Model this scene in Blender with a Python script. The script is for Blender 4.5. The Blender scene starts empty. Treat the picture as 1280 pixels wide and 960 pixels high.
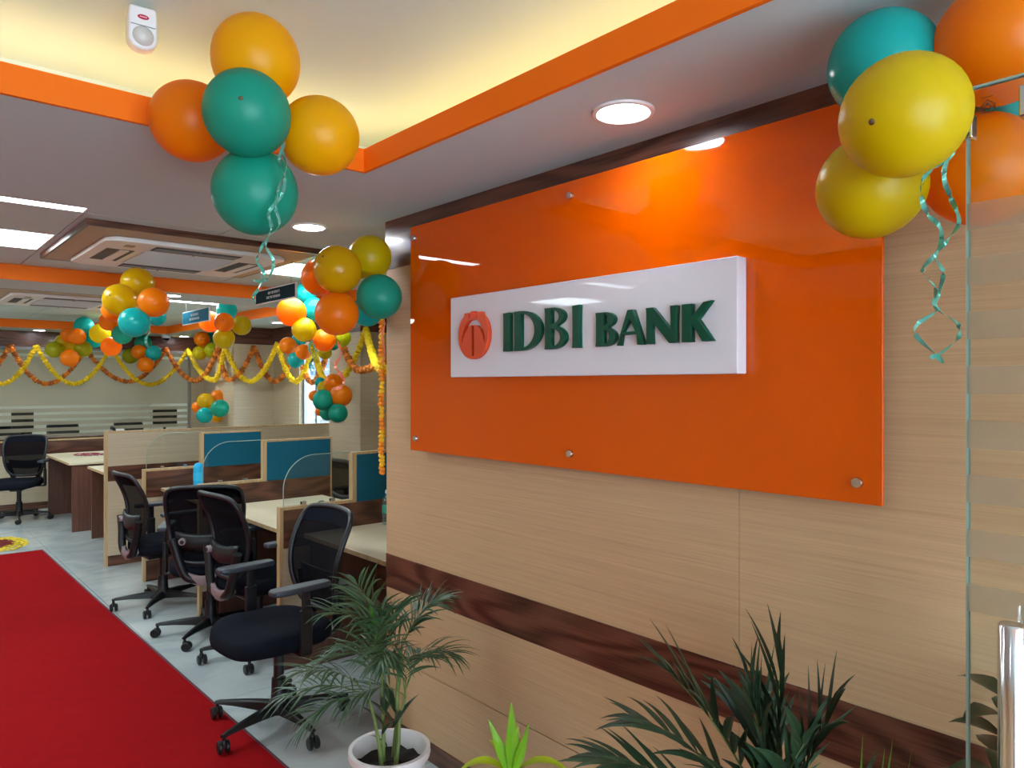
import bpy, bmesh, math, random
from mathutils import Vector, Matrix, Quaternion
random.seed(7)
PI = math.pi
SC = bpy.context.scene
COL = SC.collection

# ---------------------------------------------------------------- camera
# X = towards the sign wall, Y = along it into the office, Z = up (metres)
YAW = math.radians(41.46)
F_PX = 910.0
CAM_Z = 1.6
cam_d = bpy.data.cameras.new('camera')
cam_d.sensor_width = 36.0
cam_d.lens = F_PX / 1280.0 * 36.0
cam_d.shift_y = 1.0 / 1280.0
cam_d.clip_start = 0.05
cam = bpy.data.objects.new('camera', cam_d)
COL.objects.link(cam)
cam.location = (0, 0, CAM_Z)
cam.rotation_euler = (PI / 2, 0, -YAW)
SC.camera = cam

# ---------------------------------------------------------------- world, exposure
world = bpy.data.worlds.new('world')
SC.world = world
world.use_nodes = True
wn = world.node_tree.nodes
wb = wn['Background']
wb.inputs[0].default_value = (0.70, 0.84, 1.0, 1)
wb.inputs[1].default_value = 1.9
SC.view_settings.view_transform = 'Standard'
SC.view_settings.look = 'None'
SC.view_settings.exposure = 2.48
SC.view_settings.gamma = 1.0
SC.view_settings.use_curve_mapping = False
PANEL_E = 4.0      # LED ceiling panels
DOWN_E = 34.0       # round downlights
COVE_E = 3.6       # warm strip behind the ceiling lip
try:
    SC.cycles.use_denoising = True
    SC.cycles.max_bounces = 8
    SC.cycles.transparent_max_bounces = 16
    SC.cycles.sample_clamp_indirect = 6.0
except Exception:
    pass

# ---------------------------------------------------------------- placing by line of sight (metres out)
FW = Vector((math.sin(YAW), math.cos(YAW), 0))
RT = Vector((math.cos(YAW), -math.sin(YAW), 0))
UP = Vector((0, 0, 1))
CAM = Vector((0, 0, CAM_Z))
def ray(px, py):
    return FW + RT * ((px - 640) / F_PX) + UP * ((481 - py) / F_PX)
def at(px, py, d): return CAM + ray(px, py) * d
def on_x(px, py, X):
    r = ray(px, py); return CAM + r * (X / r.x)
def on_y(px, py, Y):
    r = ray(px, py); return CAM + r * (Y / r.y)
def on_z(px, py, Z):
    r = ray(px, py); return CAM + r * ((Z - CAM_Z) / r.z)

# ---------------------------------------------------------------- materials
MATS = {}
def nt(name):
    m = bpy.data.materials.new(name); m.use_nodes = True
    n = m.node_tree.nodes; l = m.node_tree.links
    return m, n, l, n['Principled BSDF']
def plain(name, col, rough=0.5, metal=0.0, spec=0.5, coat=0.0, emit=0.0, bump=0.0, bscale=200, vary=0.0, vscale=3.0):
    if name in MATS: return MATS[name]
    m, n, l, b = nt(name)
    b.inputs['Base Color'].default_value = (*col, 1)
    b.inputs['Roughness'].default_value = rough
    b.inputs['Metallic'].default_value = metal
    b.inputs['Specular IOR Level'].default_value = spec
    b.inputs['Coat Weight'].default_value = coat
    b.inputs['Coat Roughness'].default_value = 0.05
    if emit:
        b.inputs['Emission Color'].default_value = (*col, 1)
        b.inputs['Emission Strength'].default_value = emit
    tc = None
    if bump or vary:
        tc = n.new('ShaderNodeTexCoord')
    if bump:
        t = n.new('ShaderNodeTexNoise'); t.inputs['Scale'].default_value = bscale; t.inputs['Detail'].default_value = 3
        l.new(tc.outputs['Object'], t.inputs['Vector'])
        bp = n.new('ShaderNodeBump'); bp.inputs['Strength'].default_value = bump; bp.inputs['Distance'].default_value = 0.002
        l.new(t.outputs['Fac'], bp.inputs['Height']); l.new(bp.outputs['Normal'], b.inputs['Normal'])
    if vary:
        t = n.new('ShaderNodeTexNoise'); t.inputs['Scale'].default_value = vscale; t.inputs['Detail'].default_value = 5
        l.new(tc.outputs['Object'], t.inputs['Vector'])
        mx = n.new('ShaderNodeMix'); mx.data_type = 'RGBA'
        mx.inputs['A'].default_value = (*[c * (1 - vary) for c in col], 1)
        mx.inputs['B'].default_value = (*[min(1, c * (1 + vary)) for c in col], 1)
        l.new(t.outputs['Fac'], mx.inputs['Factor']); l.new(mx.outputs['Result'], b.inputs['Base Color'])
    MATS[name] = m
    return m
def wood(name, c1, c2, vec, rough=0.35, detail=6, wave=None, bump=0.05, coat=0.0):
    """grain: noise stretched along the axis with the small number in vec (object = world metres)"""
    m, n, l, b = nt(name)
    tc = n.new('ShaderNodeTexCoord')
    mp = n.new('ShaderNodeMapping'); mp.inputs['Scale'].default_value = vec
    l.new(tc.outputs['Object'], mp.inputs['Vector'])
    t = n.new('ShaderNodeTexNoise'); t.inputs['Scale'].default_value = 1.0; t.inputs['Detail'].default_value = detail
    t.inputs['Roughness'].default_value = 0.62; t.inputs['Distortion'].default_value = 0.15
    l.new(mp.outputs['Vector'], t.inputs['Vector'])
    t2 = n.new('ShaderNodeTexNoise'); t2.inputs['Scale'].default_value = 1.0; t2.inputs['Detail'].default_value = 2
    mp2 = n.new('ShaderNodeMapping'); mp2.inputs['Scale'].default_value = [v * 4.5 for v in vec]
    l.new(tc.outputs['Object'], mp2.inputs['Vector']); l.new(mp2.outputs['Vector'], t2.inputs['Vector'])
    ad = n.new('ShaderNodeMath'); ad.operation = 'MULTIPLY_ADD'; ad.inputs[1].default_value = 0.45
    l.new(t2.outputs['Fac'], ad.inputs[0]); 
    sc = n.new('ShaderNodeMath'); sc.operation = 'MULTIPLY'; sc.inputs[1].default_value = 0.6
    src = t.outputs['Fac']
    if wave:
        mp3 = n.new('ShaderNodeMapping'); mp3.inputs['Scale'].default_value = wave
        l.new(tc.outputs['Object'], mp3.inputs['Vector'])
        t3 = n.new('ShaderNodeTexNoise'); t3.inputs['Scale'].default_value = 1.0; t3.inputs['Detail'].default_value = 1.0
        l.new(mp3.outputs['Vector'], t3.inputs['Vector'])
        ml = n.new('ShaderNodeMath'); ml.operation = 'MULTIPLY'; ml.inputs[1].default_value = 60
        l.new(t3.outputs['Fac'], ml.inputs[0])
        sn = n.new('ShaderNodeMath'); sn.operation = 'SINE'; l.new(ml.outputs[0], sn.inputs[0])
        ma = n.new('ShaderNodeMath'); ma.operation = 'MULTIPLY_ADD'; ma.inputs[1].default_value = 0.22
        l.new(sn.outputs[0], ma.inputs[0]); l.new(t.outputs['Fac'], ma.inputs[2]); src = ma.outputs[0]
    l.new(src, sc.inputs[0]); l.new(sc.outputs[0], ad.inputs[2])
    cr = n.new('ShaderNodeValToRGB'); cr.color_ramp.elements[0].position = 0.30; cr.color_ramp.elements[1].position = 0.72
    cr.color_ramp.elements[0].color = (*c1, 1); cr.color_ramp.elements[1].color = (*c2, 1)
    l.new(ad.outputs[0], cr.inputs['Fac']); l.new(cr.outputs['Color'], b.inputs['Base Color'])
    b.inputs['Roughness'].default_value = rough; b.inputs['Coat Weight'].default_value = coat
    if bump:
        bp = n.new('ShaderNodeBump'); bp.inputs['Strength'].default_value = bump; bp.inputs['Distance'].default_value = 0.001
        l.new(ad.outputs[0], bp.inputs['Height']); l.new(bp.outputs['Normal'], b.inputs['Normal'])
    MATS[name] = m
    return m
def glow(name, col, s):
    m = bpy.data.materials.new(name); m.use_nodes = True
    n = m.node_tree.nodes; l = m.node_tree.links; n.remove(n['Principled BSDF'])
    e = n.new('ShaderNodeEmission'); e.inputs[0].default_value = (*col, 1); e.inputs[1].default_value = s
    l.new(e.outputs[0], n['Material Output'].inputs[0]); MATS[name] = m; return m
def glass(name, tint, rough=0.0, veil=0.0, veilcol=(0.8, 0.85, 0.85), ior=1.45):
    m = bpy.data.materials.new(name); m.use_nodes = True
    n = m.node_tree.nodes; l = m.node_tree.links; n.remove(n['Principled BSDF'])
    tr = n.new('ShaderNodeBsdfTransparent'); tr.inputs[0].default_value = (*tint, 1)
    gl = n.new('ShaderNodeBsdfGlossy'); gl.inputs['Roughness'].default_value = rough
    fr = n.new('ShaderNodeFresnel'); fr.inputs['IOR'].default_value = ior
    mx = n.new('ShaderNodeMixShader')
    ge = n.new('ShaderNodeNewGeometry'); mr = n.new('ShaderNodeMapRange')      # same reflectance on both faces of the pane
    mr.inputs['To Min'].default_value = ior; mr.inputs['To Max'].default_value = 1 / ior
    l.new(ge.outputs['Backfacing'], mr.inputs['Value']); l.new(mr.outputs['Result'], fr.inputs['IOR'])
    l.new(fr.outputs[0], mx.inputs[0])
    src = tr.outputs[0]
    if veil:
        df = n.new('ShaderNodeBsdfDiffuse'); df.inputs[0].default_value = (*veilcol, 1)
        tl = n.new('ShaderNodeBsdfTranslucent'); tl.inputs[0].default_value = (*veilcol, 1)
        a = n.new('ShaderNodeMixShader'); a.inputs[0].default_value = 0.5
        l.new(df.outputs[0], a.inputs[1]); l.new(tl.outputs[0], a.inputs[2])
        v = n.new('ShaderNodeMixShader'); v.inputs[0].default_value = veil
        l.new(tr.outputs[0], v.inputs[1]); l.new(a.outputs[0], v.inputs[2]); src = v.outputs[0]
    l.new(src, mx.inputs[1]); l.new(gl.outputs[0], mx.inputs[2])
    l.new(mx.outputs[0], n['Material Output'].inputs[0]); MATS[name] = m; return m
def rubber(name, col, trans=0.35, rough=0.22):
    m, n, l, b = nt(name)
    b.inputs['Base Color'].default_value = (*col, 1); b.inputs['Roughness'].default_value = rough
    b.inputs['Coat Weight'].default_value = 0.0; b.inputs['Specular IOR Level'].default_value = 0.35
    tl = n.new('ShaderNodeBsdfTranslucent'); tl.inputs[0].default_value = (*[min(1, c * 1.15) for c in col], 1)
    mx = n.new('ShaderNodeMixShader'); mx.inputs[0].default_value = trans
    l.new(b.outputs[0], mx.inputs[1]); l.new(tl.outputs[0], mx.inputs[2])
    l.new(mx.outputs[0], n['Material Output'].inputs[0]); MATS[name] = m; return m
def mesh_cloth(name, col, hole=0.35):
    m, n, l, b = nt(name)
    b.inputs['Base Color'].default_value = (*col, 1); b.inputs['Roughness'].default_value = 0.9; b.inputs['Specular IOR Level'].default_value = 0.08
    tr = n.new('ShaderNodeBsdfTransparent'); mx = n.new('ShaderNodeMixShader'); mx.inputs[0].default_value = hole
    l.new(b.outputs[0], mx.inputs[1]); l.new(tr.outputs[0], mx.inputs[2])      # fine open weave
    l.new(mx.outputs[0], n['Material Output'].inputs[0]); MATS[name] = m; return m

BEIGE1, BEIGE2 = (0.46, 0.292, 0.155), (0.64, 0.418, 0.235)
M_lamY = wood('laminate_along_y', BEIGE1, BEIGE2, (3, 1.0, 150), rough=0.38)
M_offX = wood('office_laminate_along_x', (.40, .31, .20), (.60, .49, .34), (1.0, 3, 150), rough=0.38)
M_offY = wood('office_laminate_along_y', (.40, .31, .20), (.60, .49, .34), (3, 1.0, 150), rough=0.38)
M_lamX = wood('laminate_along_x', BEIGE1, BEIGE2, (1.0, 3, 150), rough=0.38)
M_dkY = wood('walnut_along_y', (0.036, 0.011, 0.007), (0.165, 0.062, 0.036), (5, 2.2, 130), rough=0.3, wave=(1, 0.9, 5), coat=0.2)
M_dkX = wood('walnut_along_x', (0.036, 0.011, 0.007), (0.165, 0.062, 0.036), (2.2, 5, 130), rough=0.3, wave=(0.9, 1, 5), coat=0.2)
M_dkZ = wood('walnut_upright', (0.05, 0.017, 0.011), (0.17, 0.066, 0.04), (60, 60, 1.5), rough=0.35)
M_edge = wood('edge_wood', (0.38, 0.24, 0.11), (0.62, 0.43, 0.23), (40, 40, 2), rough=0.45)
M_top = wood('desk_laminate', (0.60, 0.50, 0.33), (0.76, 0.67, 0.49), (1.2, 40, 40), rough=0.3)
M_orangeP = plain('orange_paint', (0.92, 0.175, 0.004), 0.55, spec=.2)
M_ceil = plain('ceiling_paint', (0.55, 0.655, 0.65), 0.75)
M_gap = plain('dark_joint_gap', (0.07, 0.06, 0.06), 0.8)
M_tan = plain('tan_board', (0.47, 0.35, 0.22), 0.6)
M_floor = None
def floor_mat():
    m, n, l, b = nt('vitrified_tile')
    tc = n.new('ShaderNodeTexCoord'); t = n.new('ShaderNodeTexNoise'); t.inputs['Scale'].default_value = 2.4
    t.inputs['Detail'].default_value = 7; t.inputs['Distortion'].default_value = 1.2
    oi = n.new('ShaderNodeObjectInfo'); va = n.new('ShaderNodeVectorMath'); va.operation = 'ADD'
    l.new(tc.outputs['Object'], va.inputs[0]); l.new(oi.outputs['Location'], va.inputs[1]); l.new(va.outputs[0], t.inputs['Vector'])
    cr = n.new('ShaderNodeValToRGB'); cr.color_ramp.elements[0].position = .35; cr.color_ramp.elements[1].position = .6
    cr.color_ramp.elements[0].color = (.38, .42, .425, 1); cr.color_ramp.elements[1].color = (.50, .535, .53, 1)
    l.new(t.outputs['Fac'], cr.inputs[0]); l.new(cr.outputs[0], b.inputs['Base Color'])
    b.inputs['Roughness'].default_value = 0.08; b.inputs['Specular IOR Level'].default_value = .5
    return m
M_floor = floor_mat()
M_grout = plain('grout', (0.33, 0.33, 0.32), 0.8)
M_carpet = plain('red_carpet_felt', (0.27, 0.005, 0.007), 0.95, bump=0.6, bscale=400, vary=0.12, vscale=14, spec=.04)
M_carpetedge = plain('carpet_edge', (0.10, 0.025, 0.035), 0.9)
M_black = plain('black_plastic', (0.008, 0.008, 0.009), 0.42, spec=.35)
M_blackg = plain('dark_grey_plastic', (0.012, 0.013, 0.016), 0.36, spec=.4)
M_fab = plain('black_fabric', (0.007, 0.008, 0.013), 0.95, bump=0.4, bscale=600, spec=.08)
M_mesh = mesh_cloth('black_mesh', (0.004, 0.004, 0.006), 0.07)
M_cap = plain('pinkish_grey_plastic', (0.26, 0.19, 0.20), 0.35)
M_pad = plain('armrest_rubber', (0.030, 0.037, 0.050), 0.42)
M_steel = plain('brushed_steel', (0.62, 0.61, 0.62), 0.22, metal=1.0)
M_chrome = plain('polished_steel', (0.75, 0.75, 0.76), 0.12, metal=1.0)
M_white = plain('white_plastic', (0.82, 0.81, 0.80), 0.35)
M_grey = plain('grey_plastic', (0.22, 0.22, 0.24), 0.4)
M_teal = plain('teal_fabric', (0.004, 0.105, 0.175), 0.85, bump=0.3, bscale=700, spec=.3)
M_glass = glass('clear_glass', (0.955, 0.98, 0.97))
M_film = glass('frosted_film', (0.80, 0.80, 0.78), rough=0.4, veil=0.80, veilcol=(0.50, 0.425, 0.31), ior=1.1)
M_dfilm = glass('door_frost_film', (0.95, 0.95, 0.92), rough=0.4, veil=0.5, veilcol=(0.50, 0.42, 0.31), ior=1.1)
M_gedge = plain('green_glass_edge', (0.26, 0.36, 0.30), 0.3)
M_led = glow('led_panel_light', (0.80, 0.95, 1.0), PANEL_E)
M_down = glow('downlight_light', (0.90, 0.93, 1.0), DOWN_E)
M_cove = glow('warm_cove_light', (1.0, 0.60, 0.24), COVE_E)
M_soil = plain('soil', (0.02, 0.012, 0.008), 0.95, bump=1, bscale=80)
M_pot = plain('white_pot', (0.80, 0.74, 0.73), 0.4)
def orange_glass():
    m, n, l, b = nt('back_painted_orange_glass')
    b.inputs['Base Color'].default_value = (0.70, 0.095, 0.0, 1); b.inputs['Roughness'].default_value = 0.0
    b.inputs['Specular IOR Level'].default_value = 0.42
    return m
M_sign = orange_glass()
M_signedge = plain('orange_glass_edge', (0.85, 0.14, 0.01), 0.2)
M_signwhite = plain('white_acrylic', (0.75, 0.74, 0.80), 0.03, spec=.25)
M_letter = plain('green_acrylic', (0.001, 0.060, 0.030), 0.3, spec=.25)
M_emblem = plain('orange_red_acrylic', (0.68, 0.062, 0.010), 0.25)
M_emblem2 = plain('bright_red_acrylic', (0.85, 0.05, 0.012), 0.25)

# ---------------------------------------------------------------- mesh helpers
class MB:
    def __init__(s): s.v = []; s.f = []; s.m = []
    def add(s, vs, fs, mi=0):
        o = len(s.v); s.v += [tuple(v) for v in vs]; s.f += [tuple(i + o for i in f) for f in fs]; s.m += [mi] * len(fs)
        return s
    def box(s, x0, x1, y0, y1, z0, z1, mi=0):
        x0, x1 = sorted((x0, x1)); y0, y1 = sorted((y0, y1)); z0, z1 = sorted((z0, z1))
        return s.add([(x0,y0,z0),(x1,y0,z0),(x1,y1,z0),(x0,y1,z0),(x0,y0,z1),(x1,y0,z1),(x1,y1,z1),(x0,y1,z1)],
              [(0,3,2,1),(4,5,6,7),(0,1,5,4),(1,2,6,5),(2,3,7,6),(3,0,4,7)], mi)
    def quad_y(s, x0, x1, y, z0, z1): return s.add([(x0,y,z0),(x1,y,z0),(x1,y,z1),(x0,y,z1)], [(0,1,2,3)])
    def quad_x(s, x, y0, y1, z0, z1): return s.add([(x,y0,z0),(x,y1,z0),(x,y1,z1),(x,y0,z1)], [(0,1,2,3)])
    def prism(s, poly, axis, a, b, mi=0):
        """poly = list of 2D points in the plane across axis ('x','y','z'), extruded from a to b"""
        def P(p, t):
            return {'x': (t, p[0], p[1]), 'y': (p[0], t, p[1]), 'z': (p[0], p[1], t)}[axis]
        n = len(poly)
        vs = [P(p, a) for p in poly] + [P(p, b) for p in poly]
        fs = [tuple(range(n - 1, -1, -1)), tuple(range(n, 2 * n))] + [(i, (i + 1) % n, n + (i + 1) % n, n + i) for i in range(n)]
        return s.add(vs, fs, mi)
    def tube(s, pts, r, seg=8, closed=False, cap=True, flat=1.0, mi=0):
        pts = [Vector(p) for p in pts]; n = len(pts)
        rs = r if isinstance(r, (list, tuple)) else [r] * n
        vs = []; prev = None
        for i in range(n):
            a = pts[(i - 1) % n] if (closed or i > 0) else pts[i]
            b = pts[(i + 1) % n] if (closed or i < n - 1) else pts[i]
            t = (b - a).normalized() if (b - a).length > 1e-9 else Vector((0, 0, 1))
            if prev is None:
                up = Vector((0, 0, 1)) if abs(t.z) < 0.9 else Vector((1, 0, 0))
                u = t.cross(up).normalized()
            else:
                u = (prev - t * prev.dot(t))
                u = u.normalized() if u.length > 1e-6 else t.orthogonal().normalized()
            prev = u; w = t.cross(u).normalized()
            for k in range(seg):
                c = 2 * PI * k / seg
                vs.append(pts[i] + u * math.cos(c) * rs[i] + w * math.sin(c) * rs[i] * flat)
        fs = []
        m = n if closed else n - 1
        for i in range(m):
            j = (i + 1) % n
            for k in range(seg):
                k2 = (k + 1) % seg
                fs.append((i * seg + k, i * seg + k2, j * seg + k2, j * seg + k))
        if not closed and cap:
            fs.append(tuple(range(seg - 1, -1, -1))); fs.append(tuple((n - 1) * seg + k for k in range(seg)))
        return s.add(vs, fs, mi)
    def lathe(s, prof, seg=24, c=(0, 0, 0), axis='z', mi=0, capb=True, capt=True):
        vs = []
        for r, h in prof:
            for k in range(seg):
                a = 2 * PI * k / seg
                p = {'z': (r * math.cos(a), r * math.sin(a), h), 'y': (r * math.cos(a), h, r * math.sin(a)), 'x': (h, r * math.cos(a), r * math.sin(a))}[axis]
                vs.append((p[0] + c[0], p[1] + c[1], p[2] + c[2]))
        fs = []
        for i in range(len(prof) - 1):
            for k in range(seg):
                k2 = (k + 1) % seg
                fs.append((i * seg + k, i * seg + k2, (i + 1) * seg + k2, (i + 1) * seg + k))
        if capb and prof[0][0] > 1e-6: fs.append(tuple(range(seg - 1, -1, -1)))
        if capt and prof[-1][0] > 1e-6: fs.append(tuple((len(prof) - 1) * seg + k for k in range(seg)))
        return s.add(vs, fs, mi)
    def mesh(s, name, mats, smooth=False, origin=(0, 0, 0), fixn=True):
        me = bpy.data.meshes.new(name)
        ox, oy, oz = origin
        me.from_pydata([(v[0] - ox, v[1] - oy, v[2] - oz) for v in s.v], [], s.f)
        mats = mats if isinstance(mats, (list, tuple)) else [mats]
        for m in mats: me.materials.append(m)
        if len(mats) > 1:
            me.polygons.foreach_set('material_index', s.m)
        if fixn:
            bm = bmesh.new(); bm.from_mesh(me); bmesh.ops.recalc_face_normals(bm, faces=bm.faces); bm.to_mesh(me); bm.free()
        if smooth:
            me.polygons.foreach_set('use_smooth', [True] * len(me.polygons))
            try: me.set_sharp_from_angle(angle=math.radians(smooth if smooth is not True else 40))
            except Exception: pass
        me.update()
        return me
    def build(s, name, mats, parent=None, smooth=False, bevel=0.0, origin=None, subd=0, seg=2):
        """vertices are in world metres when origin is None and the parent stands somewhere; otherwise in the parent's frame"""
        o = s.mesh(name, mats, smooth, origin or (0, 0, 0))
        ob = bpy.data.objects.new(name, o); COL.objects.link(ob)
        if parent is not None:
            ob.parent = parent
        if bevel:
            bv = ob.modifiers.new('bevel', 'BEVEL'); bv.width = bevel; bv.segments = seg; bv.limit_method = 'ANGLE'; bv.angle_limit = math.radians(50)
            if smooth is False:
                ob.data.polygons.foreach_set('use_smooth', [True] * len(ob.data.polygons))
                wn_ = ob.modifiers.new('wn', 'WEIGHTED_NORMAL'); wn_.keep_sharp = False
        if subd:
            sb = ob.modifiers.new('sub', 'SUBSURF'); sb.levels = subd; sb.render_levels = subd
        return ob
def link(name, me, parent=None, loc=(0, 0, 0)):
    ob = bpy.data.objects.new(name, me); COL.objects.link(ob); ob.parent = parent; ob.location = loc; return ob
def tag(o, label, cat, group=None, kind=None):
    o['label'] = label; o['category'] = cat
    if group: o['group'] = group
    if kind: o['kind'] = kind
    return o
def thing(name, label, cat, loc=(0, 0, 0), rz=0, group=None):
    o = bpy.data.objects.new(name, None); COL.objects.link(o)
    o.location = loc; o.rotation_euler = (0, 0, rz); o.empty_display_size = 0.1
    return tag(o, label, cat, group)
def struct(o, label=None):
    o['kind'] = 'structure'
    if label: o['label'] = label
    return o
def wpart(root, name, mb, mat, **k):
    """part given in world metres under an unrotated root"""
    return mb.build(name, mat, root, origin=tuple(root.location), **k)
def dup(root, loc, rz=None, label=None, group=None, rot=None):
    r = root.copy(); COL.objects.link(r); r.location = loc
    if rz is not None: r.rotation_euler = (0, 0, rz)
    if label: r['label'] = label
    if group: r['group'] = group
    for ch in list(root.children):
        c = ch.copy(); COL.objects.link(c); c.parent = r
        for g in list(ch.children):
            d = g.copy(); COL.objects.link(d); d.parent = c
    return r

# ================================================================= THE SETTING
CZ = 2.35      # lower ceiling
TZ = 2.46      # office tray ceiling
AZ = 2.62      # cove ceiling over the entrance
WX = 1.79      # face of the sign wall
XL, XR, YN, YB = -3.0, 4.05, -2.2, 12.1
BANDZ = 2.13

# ---- floor: slab + one object per tile
fl = MB().box(XL - .3, XR + .3, YN - .2, 15.4, -0.12, -0.006).build('floor', M_grout); struct(fl)
tile_me = MB().box(0.0015, 0.5985, 0.0015, 0.5985, -0.006, 0.0).mesh('tile', M_floor)
ix0, ix1 = -5, 7
for i in range(ix0, ix1):
    for j in range(-3, 20):
        x, y = i * 0.6 + 0.1, j * 0.6 + 0.14
        if x > WX + .1 and y < 2.3: continue
        link('tile', tile_me, fl, (x, y, 0))
MB().box(XL - .3, XR + .3, YB + .05, 15.4, -0.006, 0.0).build('tile', M_floor, fl)
# ---- sign wall (right of the entrance): core + laminate sheets + bands
wr = MB().box(WX + 0.02, 4.4, YN, 2.885, 0, 2.75).build('wall_right', M_lamY); struct(wr)
JY = on_x(924, 600, WX).y        # upright joint between the sheets
g = 0.0007
for (z0, z1) in ((0.08, 0.358), (0.361, 0.672), (0.824, BANDZ)):
    for (y0, y1) in ((YN, JY - 2.44), (JY - 2.44, JY), (JY, 2.9)):
        if y1 - y0 > .05:
            MB().box(WX, WX + 0.019, y0 + g, y1 - g, z0 + g, z1 - g).build('laminate_sheet', M_lamY, wr)
    MB().box(WX + .02, 4.35, 2.886, 2.9, z0 + g, z1 - g).build('laminate_sheet', M_lamX, wr)
struct(MB().box(WX - .002, WX + .019, YN, 2.902, 0.672, 0.824).box(WX + .019, 4.3, 2.886, 2.902, .672, .824).build('trim_1', M_dkY), 'dark walnut laminate band low on the sign wall')
struct(MB().box(WX - .004, WX + .019, YN, 2.904, BANDZ, CZ).box(WX + .019, 4.3, 2.886, 2.904, BANDZ, CZ).build('trim_2', M_dkY), 'dark walnut laminate band along the top of the sign wall')
struct(MB().box(WX - .006, WX + .019, YN, 2.906, 0, 0.078).box(WX + .019, 4.3, 2.886, 2.906, 0, .078).build('baseboard_right', M_dkY))

# ---- left, front and office walls (mostly out of frame; they close the room and show in reflections)
wl = MB().box(XL - .1, XL, YN, 15.4, 0, 2.75).build('wall_left', M_lamY); struct(wl)
wf = MB().box(XL, -1.9, YN - .1, YN, 0, 2.75).box(1.5, 4.4, YN - .1, YN, 0, 2.75).box(-1.9, 1.5, YN - .1, YN, 2.35, 2.75).build('wall_front', M_lamX); struct(wf)
w1 = struct(MB().box(-1.9, -1.86, YN - .06, YN - .02, 0, 2.35).box(-.72, -.68, YN - .06, YN - .02, 0, 2.35).box(.46, .5, YN - .06, YN - .02, 0, 2.35)
       .box(1.46, 1.5, YN - .06, YN - .02, 0, 2.35).build('window_1', M_steel), 'glazed shop front behind the viewer')
MB().box(-1.86, 1.46, YN - .045, YN - .037, 0.02, 2.33).build('pane', M_glass, w1)

# ---- office right wall with a window, from y=2.9 to 12.1
WY0, WY1, WZ0, WZ1 = 7.12, 8.62, 0.95, 2.06
wo = MB()
wo.box(XR, XR + .15, 2.9, WY0, 0, 2.75).box(XR, XR + .15, WY1, YB + .1, 0, 2.75)
wo.box(XR, XR + .15, WY0, WY1, 0, WZ0).box(XR, XR + .15, WY0, WY1, WZ1, 2.75)
wo = wo.build('wall_office_right', M_offY); struct(wo)
win = MB()
for (y0, y1) in ((WY0, WY0 + .04), (WY1 - .04, WY1), (8.24, 8.28), (7.7, 7.73)):
    win.box(XR + .05, XR + .09, y0, y1, WZ0, WZ1)
win.box(XR + .05, XR + .09, WY0, WY1, WZ0, WZ0 + .04).box(XR + .05, XR + .09, WY0, WY1, WZ1 - .04, WZ1)
win = win.build('window_2', plain('window_aluminium', (.30, .32, .35), .4, metal=.6)); struct(win, 'office window behind the hanging balloons')
for (y0, y1) in ((WY0 + .04, 7.7), (7.73, 8.24), (8.28, WY1 - .04)):
    MB().box(XR + .068, XR + .073, y0, y1, WZ0 + .04, WZ1 - .04).build('pane', M_glass, win)
# outside: sunlit building across the street with a shop board
ob_ = thing('building', 'sunlit pale building with a blue board, seen through the office window', 'building', (9, 13, 0))
wpart(ob_, 'wall', MB().box(8.5, 9.0, 6, 22, 0, 5), plain('pale_plaster', (.26, .27, .30), .8))
wpart(ob_, 'board', MB().box(8.42, 8.499, 15.6, 17.6, 1.85, 2.55), plain('blue_board', (.01, .06, .25), .5))
bt = MB()
for k, zz in enumerate((1.95, 2.12, 2.29, 2.44)):
    for q in range(9):
        bt.box(8.405, 8.421, 15.75 + q * .19, 15.88 + q * .19 - .02 * (k % 2), zz, zz + .05)
wpart(ob_, 'lettering', bt, plain('board_print', (.35, .36, .38), .6))['kind'] = 'stuff'
sh = MB()
for k in range(5): sh.box(8.40, 8.50, 15.4, 17.3, 0.55 + k * .2, .6 + k * .2)
wpart(ob_, 'shutter', sh, plain('shutter', (.55, .50, .36), .6))['kind'] = 'stuff'
struct(MB().box(4.4, 30, -10, 40, -0.3, -0.15).build('ground', plain('street', (.35, .34, .33), .9)))

# ---- pillars
def pillar(nm, x0, x1, y0, y1):
    p = MB().box(x0 + .01, x1, y0 + .01, y1 - .01, 0, 2.75).build(nm, M_offX); struct(p, nm.replace('_', ' '))
    for (z0, z1) in ((.08, 1.2), (1.203, BANDZ)):
        MB().box(x0 + .011, x1, y0, y0 + .01, z0, z1 - .002).build('laminate_sheet', M_offX, p)
        MB().box(x0, x0 + .01, y0, y1, z0, z1 - .002).build('laminate_sheet', M_offY, p)
    MB().box(x0 - .004, x1, y0 - .004, y0 + .01, BANDZ, CZ).box(x0 - .004, x0 + .01, y0 + .01, y1, BANDZ, CZ).build('band', M_dkX, p)
    MB().box(x0 - .004, x1, y0 - .004, y0 + .01, 0, .08).box(x0 - .004, x0 + .01, y0 + .01, y1, 0, .08).build('skirting', M_dkX, p)
    return p
pillar('pillar_near', 3.65, XR, 6.40, 7.05)
pillar('pillar_far', 3.52, XR, 9.40, 10.05)
struct(MB().box(XR - .014, XR, 2.9, 6.4, BANDZ, CZ).box(XR - .014, XR, 7.05, 9.4, BANDZ, CZ).box(XR - .014, XR, 10.05, YB, BANDZ, CZ).build('trim_3', M_dkY), 'dark walnut band on the office right wall')

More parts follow.
